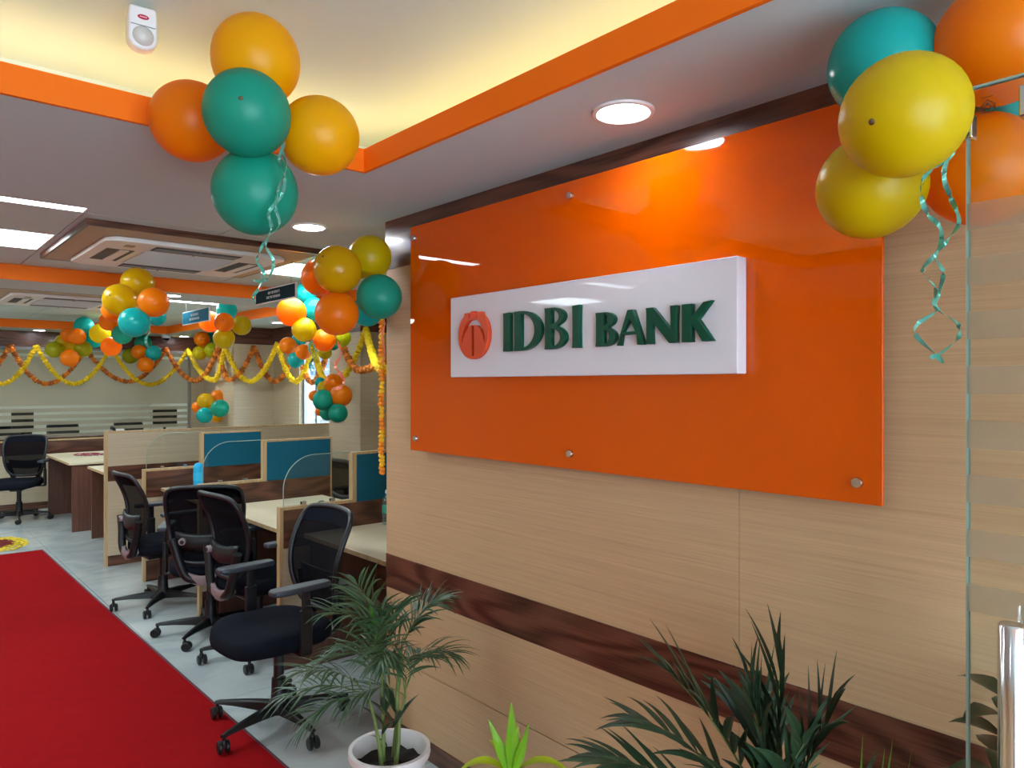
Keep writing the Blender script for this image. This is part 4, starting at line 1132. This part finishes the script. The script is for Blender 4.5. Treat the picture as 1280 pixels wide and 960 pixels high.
garland('orange marigold garland crossing the yellow one on the back partition', swags([(-35, 480, 'y', gy + .03), (12.5, 431, 'y', gy + .03), (57.5, 480, 'y', gy + .03), (107, 436, 'y', gy + .03), (160, 477, 'y', gy + .03), (207.5, 436, 'y', gy + .03), (245, 476, 'x', 3.60), (273, 434, 'x', 3.455), (286, 475, 'x', 3.43), (317.6, 433, 'y', 9.34),
    (343.5, 477, 'd', 9.4), (371, 434, 'x', 3.98), (390.5, 478, 'x', 3.98), (410, 436, 'x', 3.98)]), M_mo, .034, .026, M_mr)
garland('yellow marigold garland from the near pillar to the sign wall corner', swags([(417, 478, 'd', 7.0), (457.5, 411, 'y', 6.33), (481, 462, 'd', 5.0)]), M_my, .032)
garland('orange marigold garland hanging low behind the yellow one by the near pillar', swags([(430, 436, 'y', 6.36), (451, 463, 'd', 6.5), (482, 450, 'd', 5.6)]), M_mo, .032, .026, M_mr)
vp = []
for k in range(14):
    z = 2.10 - k * .0705
    vp.append(Vector((WX + .008 + .003 * math.sin(k * 2.1), 2.955, z)))
garland('orange marigold string hanging straight down at the sign wall corner', vp, plain('bright_marigold', (.80, .24, .006), .75), .0155, .019, plain('amber_marigold', (.85, .46, .008), .75))

# ================================================================= HANGING SIGNS, DETECTOR, CAMERA
def hang_sign(lab, px0, px1, py0t, py0b, X, colmat, rows):
    a = on_x(px0, py0t, X); b = on_x(px0, py0b, X); c = on_x(px1, py0b, X)
    ya, yb, z0, z1 = c.y, a.y, b.z, a.z
    t = thing('hanging_sign', lab, 'sign', (X, (ya + yb) / 2, z0))
    wpart(t, 'board', MB().box(X - .006, X + .006, ya, yb, z0, z1), M_white)
    wpart(t, 'face', MB().box(X - .0075, X - .006, ya + .008, yb - .008, z0 + .008, z1 - .008), colmat)
    m = MB(); w = (yb - ya); h = z1 - z0
    random.seed(3)
    for (f0, f1, fz, fh) in rows:
        y = yb - w * f0
        while y > yb - w * f1:
            cw = w * random.uniform(.018, .032)
            k = random.random()
            m.box(X - .0085, X - .0074, y - cw, y - cw + .006, z0 + h * fz, z0 + h * (fz + fh))
            m.box(X - .0085, X - .0074, y - cw, y, z0 + h * (fz + fh * (.8 if k < .5 else .4)), z0 + h * (fz + fh * (1.0 if k < .5 else .6)))
            if k > .3: m.box(X - .0085, X - .0074, y - .006, y, z0 + h * fz, z0 + h * (fz + fh))
            y -= cw + w * .012
    wpart(t, 'lettering', m, plain('pale_print', (.78, .82, .84), .5))['kind'] = 'stuff'
    for yy in (ya + w * .12, yb - w * .12):
        wpart(t, 'wire', MB().tube([(X, yy, z1), (X, yy, TZ)], .0016, 5), M_grey)
    return t
hang_sign('small teal hanging sign with two lines of white lettering, farther one', 229, 262, 391, 407, 2.35, plain('teal_board', (.004, .15, .25), .7, spec=.15), ((.34, .62, .56, .18), (.28, .66, .26, .17)))
hang_sign('dark slate hanging sign with two faint lines of lettering, nearer one', 320.5, 370.5, 364.5, 382, 2.12, plain('slate_board', (.006, .030, .045), .7, spec=.15), ((.34, .62, .58, .17), (.30, .64, .28, .17)))

# motion detector on the cove ceiling
pc = on_z(177, 8, AZ)
t = thing('motion_detector', 'white motion detector with a red oval badge on the entrance ceiling', 'sensor', pc, math.atan2(-pc.y, -pc.x) + PI / 2 + .18)
# local: -y faces the viewer, hangs from a small bracket
R0 = .036
po = [(-.033, .0), (.033, .0), (.036, -.035), (.036, -.085)] + [(.036 * math.cos(math.radians(a)), -.085 + .030 * math.sin(math.radians(a))) for a in range(-15, -180, -15)] + [(-.036, -.085), (-.036, -.035)]
MB().prism([(x, z - .008) for x, z in po], 'y', -.022, .022).build('casing', M_white, t, bevel=.008, seg=3)
MB().box(-.012, .012, .0, .03, -.03, 0).build('bracket', M_white, t, bevel=.003)
MB().lathe([(.0001, -.038), (.012, -.036), (.022, -.030), (.027, -.021)], 24, (0, 0, -.088), 'y').build('lens', plain('milky_lens', (.60, .58, .54), .25), t, smooth=True)
MB().box(-.030, .030, -.0235, -.0222, -.062, -.060).build('seam', M_grey, t)
bd = MB()
bd.prism([(.014 * math.cos(2 * PI * k / 20), -.038 + .0062 * math.sin(2 * PI * k / 20)) for k in range(20)], 'y', -.0240, -.0215)
bd.build('badge', plain('crimson_badge', (.42, .01, .05), .35), t)
MB().box(-.009, .009, -.0246, -.0239, -.0395, -.0365).build('badge_print', plain('pink_print', (.85, .45, .5), .5), t)

# dome camera under the far soffit
pc = on_z(220, 417, CZ)
t = thing('dome_camera', 'white dome camera with a black lens under the far soffit', 'camera', (pc.x, 11.72, CZ))
MB().lathe([(.065, 0), (.065, -.03), (.055, -.045)], 28).build('housing', M_white, t, smooth=35)
MB().lathe([(.045, -.045), (.042, -.065), (.028, -.082), (.0001, -.088)], 24).build('dome', plain('black_dome', (.01, .01, .012), .08), t, smooth=True)

# blue capsule bottle on the desk before the farthest partition
pb = on_z(248, 612, .7525)
pb = Vector((2.085, 6.30, .7525)); r_ = ray(248, 612); pb = Vector((r_.x * 6.2 / r_.y, 6.2, .7525))
t = thing('bottle', 'bright blue rounded plastic bottle on the desk by farthest partition', 'bottle', pb)
MB().lathe([(.0001, 0), (.030, .0), (.037, .010), (.039, .03), (.039, .155), (.036, .180), (.026, .198), (.012, .205), (.0001, .206)], 28).build('body', plain('bright_blue_plastic', (.01, .42, .78), .3), t, smooth=40)
MB().lathe([(.0395, .06), (.0395, .13)], 28).build('label_band', plain('lighter_blue_label', (.03, .50, .85), .4), t, smooth=True)
# clear water bottle on nearest desk, half hidden
r_ = ray(482, 650); s_ = 3.84 / r_.y; pb = Vector((r_.x * s_, 3.82, .7525))
t = thing('bottle', 'clear water bottle with green label, half hidden by the sign wall corner', 'bottle', pb)
MB().lathe([(.0001, 0), (.028, 0), (.031, .006), (.031, .13), (.026, .155), (.013, .178), (.012, .195)], 24).build('body', glass('bottle_plastic', (.85, .93, .93), 0, .12, (.8, .9, .9)), t, smooth=40)
MB().lathe([(.0315, .07), (.0315, .115)], 24).build('label_band', plain('green_label', (.05, .32, .22), .5), t, smooth=True)
MB().lathe([(.0135, .19), (.0135, .208), (.0001, .209)], 20).build('cap', plain('cap_white', (.75, .78, .8), .4), t, smooth=35)
# mouse-sized things on the middle desk: cable grommet
r_ = ray(336, 604); 
pz = on_z(391, 624, .7525)
t = thing('desk_grommet', 'small dark cable grommet on the pale desk behind nearest glass screen', 'grommet', (2.45, 4.85, .7522))
MB().lathe([(.0001, .0), (.028, .0), (.030, .003), (.022, .006), (.0001, .006)], 24).build('ring', M_blackg, t, smooth=30)
MB().box(-.012, .012, -.010, .010, .0055, .012).build('insert', M_grey, t)

# desk and monitors in the room behind the glass
t = thing('long_desk', 'long dark desk behind the frosted glass', 'desk', (.6, 12.9, 0))
wpart(t, 'desk_top', MB().box(.6, 3.75, 12.62, 13.15, .80, .84), M_dkX)
wpart(t, 'front_panel', MB().box(.65, 3.7, 12.66, 12.68, 0, .799), M_dkX)
for k in range(3): wpart(t, 'leg', MB().box(.7 + k * 1.45, .76 + k * 1.45, 13.05, 13.12, 0, .799), M_dkX)
for (px0, px1, lb) in ((191, 221, 'wide black monitor behind the frosted glass, right end'), (14, 42, 'black monitor behind the frosted glass, left end')):
    a, b = ray(px0, 520), ray(px1, 520); Y = 12.95
    xa, xb = a.x * Y / a.y, b.x * Y / b.y
    t = thing('monitor', lb, 'monitor', ((xa + xb) / 2, Y, .84), 0, 'monitors behind the frosted glass')
    wpart(t, 'screen', MB().box(xa, xb, Y - .015, Y + .01, .93, 1.22), M_blackg, bevel=.004)
    wpart(t, 'stand', MB().box((xa + xb) / 2 - .02, (xa + xb) / 2 + .02, Y + .01, Y + .03, .842, 1.05).box((xa + xb) / 2 - .1, (xa + xb) / 2 + .1, Y - .06, Y + .08, .8405, .85), M_black)
# small printer / phone in front of the glass, left of long partition top
r_ = ray(148, 531); Y = 11.75; s_ = Y / r_.y
cab = thing('filing_cabinet', 'dark wood cabinet top just visible under the frosted glass', 'cabinet', (1.9, 11.75, 0))
wpart(cab, 'body', MB().box(1.75, 3.75, 11.55, 11.98, 0, .86), M_dkX)
wpart(cab, 'top', MB().box(1.73, 3.77, 11.53, 12.0, .8605, .885), M_dkX)
for k in range(4):
    dd = wpart(cab, 'door', MB().box(1.76 + k * .5, 2.23 + k * .5, 11.53, 11.549, .05, .84), M_dkX)
    MB().box(1.80 + k * .5, 1.81 + k * .5, 11.51, 11.53, .5, .6).build('handle', M_steel, dd, origin=tuple(cab.location))
t = thing('desk_phone', 'small black and white desk phone on the cabinet before the glass', 'phone', (r_.x * s_, Y, .8855))
MB().prism([(-.09, 0), (.09, 0), (.09, .07), (.0, .05), (-.09, .02)], 'x', -.09, .09).build('base', M_white, t, bevel=.004)
MB().tube([(-.07, -.07, .045), (-.07, -.06, .075), (-.07, .06, .10), (-.07, .075, .07)], .022, 8).build('handset', M_black, t, smooth=60)

# ================================================================= PLANTS
M_palm = plain('palm_leaf_green', (.038, .085, .032), .42, vary=.35, vscale=9)
M_palmd = plain('palm_leaf_dark', (.022, .052, .022), .45, vary=.35, vscale=9)
M_stem = plain('palm_stem', (.16, .22, .06), .5, vary=.25, vscale=20)
M_bright = plain('yellow_green_leaf', (.42, .52, .010), .42, vary=.25, vscale=12)
M_bright2 = plain('lime_leaf', (.20, .46, .015), .42, vary=.25, vscale=12)
M_dark = plain('dark_glossy_leaf', (.012, .036, .012), .28, vary=.3, vscale=14)
M_shoot = plain('fresh_shoot', (.11, .24, .02), .45)
def leaf(mb, base, d, length, width, droop, side=None, seg=7, fold=.25, tipw=.0, peak=.35, mi=0):
    """a tapering folded blade bending under its weight"""
    d = Vector(d).normalized(); p = Vector(base); LIM = globals().get('LIMX', 99)
    s = side if side is not None else d.cross(UP)
    s = s.normalized() if s.length > 1e-3 else Vector((1, 0, 0))
    vs = []
    for i in range(seg + 1):
        t = i / seg
        w = width * .5 * ((t / peak) ** .6 if t < peak else max(tipw, ((1 - t) / (1 - peak)) ** .8))
        w = max(w, width * .02)
        nn = s.cross(d).normalized()
        vs += [p - s * w + nn * w * fold, p - nn * w * fold * .3, p + s * w + nn * w * fold]
        p = p + d * (length / seg)
        d = (d + Vector((0, 0, -droop / seg))).normalized()
        s = (s - d * s.dot(d)).normalized()
    for v_ in vs:
        if v_.x > LIM: v_.x = LIM - (v_.x - LIM) * .08
    mb.add(vs, [f for i in range(seg) for f in ((i * 3, i * 3 + 1, (i + 1) * 3 + 1, (i + 1) * 3), (i * 3 + 1, i * 3 + 2, (i + 1) * 3 + 2, (i + 1) * 3 + 1))], mi)
def spine(base, d, length, droop, n=16):
    p = Vector(base); d = Vector(d).normalized(); out = [(p.copy(), d.copy())]
    for i in range(n):
        d = (d + Vector((0, 0, -droop / n))).normalized(); p = p + d * (length / n); out.append((p.copy(), d.copy()))
    return out
def pot(t, r, h, mat, base=(0, 0, 0), sub=None):
    prof = [(r * .70, 0), (r * .72, .004), (r * .93, h * .86), (r * .94, h * .88), (r * 1.02, h * .885), (r * 1.04, h * .93), (r * 1.03, h), (r * .93, h), (r * .91, h * .93), (r * .88, h * .80), (r * .86, h * .74)]
    MB().lathe(prof, 48, capt=False).build('pot', mat, t, smooth=50)
    vs = MB(); 
    rr = r * .872
    n = 28; v = [(0, 0, h * .80)]
    for k, q in ((1, .5), (2, 1.0)):
        for a in range(n): v.append((rr * q * math.cos(2 * PI * a / n), rr * q * math.sin(2 * PI * a / n), h * .77 + random.uniform(-.008, .008)))
    f = [(0, 1 + a, 1 + (a + 1) % n) for a in range(n)] + [(1 + a, 1 + n + a, 1 + n + (a + 1) % n, 1 + (a + 1) % n) for a in range(n)]
    vs.add(v, f).build('soil', M_soil, t, smooth=True)
def frond(t, base, az, elev, length, droop, nl, ll, lw, mat, start=.30, sep=False, spread=62, ldroop=.9, stemr=.0035):
    d = Vector((math.cos(az) * math.cos(elev), math.sin(az) * math.cos(elev), math.sin(elev)))
    sp_ = spine(base, d, length, droop, 20)
    fo = MB().tube([q[0] for q in sp_], [stemr * (1 - .8 * i / 20) for i in range(21)], 6).build('frond', M_stem, t, smooth=60)
    mb = MB(); meshes = []
    for k in range(nl):
        u = start + (1 - start) * (k + .5) / nl
        i = min(19, int(u * 20)); fr = u * 20 - i
        p = sp_[i][0].lerp(sp_[i + 1][0], fr); dd = sp_[i][1]
        sd = dd.cross(UP).normalized(); up_ = sd.cross(dd)
        f = math.sin(PI * (.18 + .72 * (u - start) / (1 - start)))
        for s in (-1, 1):
            ang = math.radians(spread * (1 - .55 * u) + random.uniform(-7, 7))
            ld = dd * math.cos(ang) + sd * s * math.sin(ang) + up_ * random.uniform(.05, .35)
            L_ = ll * (.55 + .55 * f) * random.uniform(.85, 1.1)
            if sep:
                m1 = MB(); leaf(m1, p, ld, L_, lw * random.uniform(.85, 1.1), ldroop * random.uniform(.5, 1.3), up_.cross(ld), 7, .3)
                m1.build('leaflet', mat, fo, smooth=True)
            else:
                leaf(mb, p, ld, L_, lw * random.uniform(.85, 1.1), ldroop * random.uniform(.5, 1.4), up_.cross(ld), 6, .3)
    # end leaflet
    leaf(mb, sp_[20][0], sp_[20][1], ll * .6, lw, ldroop, None, 5, .3)
    mb.build('leaflets', mat, fo, smooth=True)
    return fo

random.seed(21)
# palm 1, white pot
PP = at(487, 935, 2.69)
t = thing('potted_palm', 'slender dark green palm in a white pot beside the nearest chair', 'plant', (PP.x, PP.y, 0))
LIMX = WX - .012 - PP.x
pot(t, .145, .262, M_pot)
stems = [(-.05, -.03, .38, -.10), (-.015, .02, .50, -.02), (.02, -.01, .54, .02), (.035, .03, .43, .05), (.0, -.04, .34, .06)]
tops = []
for (x, y, h, lx) in stems:
    p0 = Vector((x, y, .20)); p1 = Vector((x + lx * .3, y + .0, .20 + h * .5)); p2 = Vector((x + lx * .6, y - .01, .20 + h * .75))
    MB().tube([p0, p0.lerp(p1, .5) + Vector((.004, 0, 0)), p1, p2], [.0085, .007, .0062, .0045], 8).build('stem', M_stem, t, smooth=60)
    tops.append((p2, h))
def scr(dx, dz, dd=0):       # screen-like direction in the world: right, up, away
    return RT * dx + FW * dd + UP * dz
fl_ = [(-.95, .75, -.1, .42), (-1, .55, .25, .40), (-.75, 1.4, -.2, .42), (-.5, 1.6, .1, .44), (-.2, 1.9, .0, .40), (.1, 2.0, .2, .38), (.3, 1.7, -.2, .42), (.6, 1.3, .1, .44), (.85, .8, -.1, .40),
       (-.6, .9, -.6, .34), (-.85, .5, -.4, .30), (.3, .9, -.7, .32), (-.1, .9, -.8, .34), (.55, .5, .5, .30), (.1, 1.4, -.5, .36), (-.5, 1.1, -.4, .40), (-.3, 1.5, .3, .42), (.45, 1.1, .2, .40), (-.85, 1.0, .1, .36)]
for k, (dx, dz, dd, L_) in enumerate(fl_):
    b, h = tops[k % 5]
    L_ *= .74
    if dx > .2: L_ *= .72; dx *= .7
    v = scr(dx, dz, dd).normalized(); az = math.atan2(v.y, v.x); el = math.asin(v.z)
    frond(t, b, az, el, L_, 1.25, 11, .165, .0125, M_palm, .30, ldroop=1.1, stemr=.0028)
lb = MB()
for k in range(9):
    a = random.random() * 6.28; b = Vector((random.uniform(-.05, .05), random.uniform(-.05, .05), .22 + random.uniform(0, .18)))
    leaf(lb, b, (math.cos(a) * .7, math.sin(a) * .7, 1.0), random.uniform(.10, .17), .034, .7, None, 7, .2)
lb.build('young_leaves', M_palmd, t, smooth=True)
lb = MB(); leaf(lb, tops[3][0] + Vector((0, 0, -.12)), RT * .35 + UP, .22, .075, .2, None, 8, .15); leaf(lb, tops[1][0], RT * -.12 + UP * 1 - FW * .3, .26, .04, .1, None, 8, .2)
lb.build('broad_leaf', plain('broad_leaf_green', (.06, .20, .02), .4), t, smooth=True)

# yellow-green plant
YP = at(640, 940, 2.27)
t = thing('potted_plant', 'lime and yellow leaved plant at the foot of the sign wall', 'plant', (YP.x, YP.y, 0))
LIMX = WX - .012 - YP.x
pot(t, .12, .24, M_pot)
MB().tube([(0, 0, .18), (.002, 0, .30), (0, 0, .40)], [.011, .010, .008], 8).build('stem', M_stem, t, smooth=60)
yl = [(-.02, 1.9, 0, .245, .046, .15, 1), (-.55, 1.5, .1, .20, .036, .15, 1), (.42, 1.5, -.05, .19, .034, .05, 1), (.18, 1.6, .4, .16, .040, .3, 0), (-.75, 1.15, .0, .235, .050, 2.6, 0), (.72, 1.2, -.1, .245, .046, 2.5, 0),
      (-.6, .9, -.5, .20, .046, 2.6, 0), (.5, .8, -.6, .20, .046, 2.6, 0), (-.35, 1.2, .5, .17, .048, 1.8, 0), (.1, .9, -.9, .20, .046, 2.5, 0), (.9, .5, .2, .18, .04, 2.2, 0), (-.9, .5, .2, .18, .04, 2.2, 0), (.2, .6, .9, .2, .045, 2, 0)]
for (dx, dz, dd, L_, w, dr_, c) in yl:
    m1 = MB(); leaf(m1, (0, 0, .365 if dz > 1 else .34), scr(dx, dz, dd), L_, w, dr_, (RT * .9 + FW * .3) if dz >= 1.5 else None, 12, .28, peak=.45)
    m1.build('leaf', M_bright2 if c else M_bright, t, smooth=True)

# palm 2, near right, broad leaflets
P2 = at(968, 960, 1.62)
t = thing('potted_palm', 'broad leaved dark palm before the walnut band at lower right', 'plant', (P2.x, P2.y, 0))
LIMX = WX - .012 - P2.x
pot(t, .15, .28, M_pot)
hub = []
for (x, y, h) in ((-.03, -.02, .31), (.03, .01, .36), (0, .04, .30), (-.01, -.05, .27)):
    MB().tube([(x, y, .21), (x * .8, y, .21 + h * .5), (x * .6, y * .8, .21 + h)], [.010, .009, .007], 8).build('stem', M_stem, t, smooth=60)
    hub.append(Vector((x * .6, y * .8, .21 + h)))
f2 = [(.02, 2.2, .0, .56, .55, 8, .19), (-.55, 1.5, -.1, .54, .8, 9, .19), (-.85, 1.15, .1, .50, .9, 9, .18), (-.22, 1.8, .1, .54, .6, 9, .19), (.30, 1.7, -.1, .46, .7, 8, .18), (-.75, .75, -.3, .42, 1.1, 8, .17), (.12, 1.5, -.35, .44, .8, 8, .17), (.55, 1.2, .0, .38, 1.1, 8, .16), (.45, .7, -.3, .34, 1.2, 7, .15),
      (-.35, 1.0, -.4, .40, 1.0, 8, .17), (-.95, .8, .0, .40, 1.2, 8, .16), (-.05, 1.2, .35, .46, .9, 8, .18), (.2, .9, -.5, .34, 1.0, 7, .16), (-.6, 1.0, .25, .46, 1.0, 8, .17)]
for k, (dx, dz, dd, L_, dp, nl, ll) in enumerate(f2):
    v = scr(dx, dz, dd).normalized()
    frond(t, hub[k % 4], math.atan2(v.y, v.x), math.asin(v.z), L_ * .84, dp, nl - 1, ll, .029, M_palmd, .40, sep=True, spread=46, ldroop=.75, stemr=.004)

# slim fresh green plant
P3 = at(1056, 990, 1.42)
t = thing('potted_plant', 'small grassy plant with pale green shoots at the bottom edge, right of the broad palm', 'plant', (P3.x, P3.y, 0))
LIMX = WX - .012 - P3.x
pot(t, .10, .22, M_pot)
for k in range(26):
    m1 = MB(); a = random.random() * 6.28; s = random.uniform(.08, .42)
    base = Vector((math.cos(a) * .02, math.sin(a) * .02, .17))
    leaf(m1, base, (math.cos(a) * s * .5, math.sin(a) * s * .5, 1.0), random.uniform(.56, .74), .015, .3, None, 12, .3, peak=.6)
    m1.build('leaf', M_shoot, t, smooth=True)

# climber behind the door glass
P4 = at(1262, 900, 1.42)
t = thing('potted_plant', 'dark glossy climbing plant behind the glass door handle', 'plant', (P4.x, P4.y, 0))
LIMX = WX - .012 - P4.x
pot(t, .12, .26, M_pot)
MB().tube([(0, 0, .2), (.004, 0, .6), (0, .002, .98)], .014, 10).build('moss_pole', plain('moss_pole', (.06, .035, .015), .95, bump=1, bscale=60), t, smooth=60)
for k in range(46):
    a = k * 2.4; z = .30 + .70 * k / 46
    b = Vector((math.cos(a) * .012, math.sin(a) * .012, z)); m1 = MB()
    leaf(m1, b, (math.cos(a), math.sin(a), .55), random.uniform(.095, .13), .062, 1.1, None, 7, .18, peak=.4)
    m1.build('leaf', M_dark, t, smooth=True)
# small leafy plant on the cabinet, over the long partition's top edge
r_ = ray(262, 525); s_ = 9.0 / r_.y
pn = Vector((r_.x * s_, 9.0, 0))
LIMX = 99
t = thing('leafy_plant', 'pale green leafy plant showing above the long partition below the low balloon bunch', 'plant', pn)
pot(t, .13, .75, M_white)
for k in range(22):
    m1 = MB(); a = random.random() * 6.28
    leaf(m1, (0, 0, .6), (math.cos(a) * .55, math.sin(a) * .55, 1), random.uniform(.5, .68), .045, 1.0, None, 10, .2, peak=.5)
    m1.build('leaf', plain('pale_leaf', (.20, .36, .07), .5), t, smooth=True)
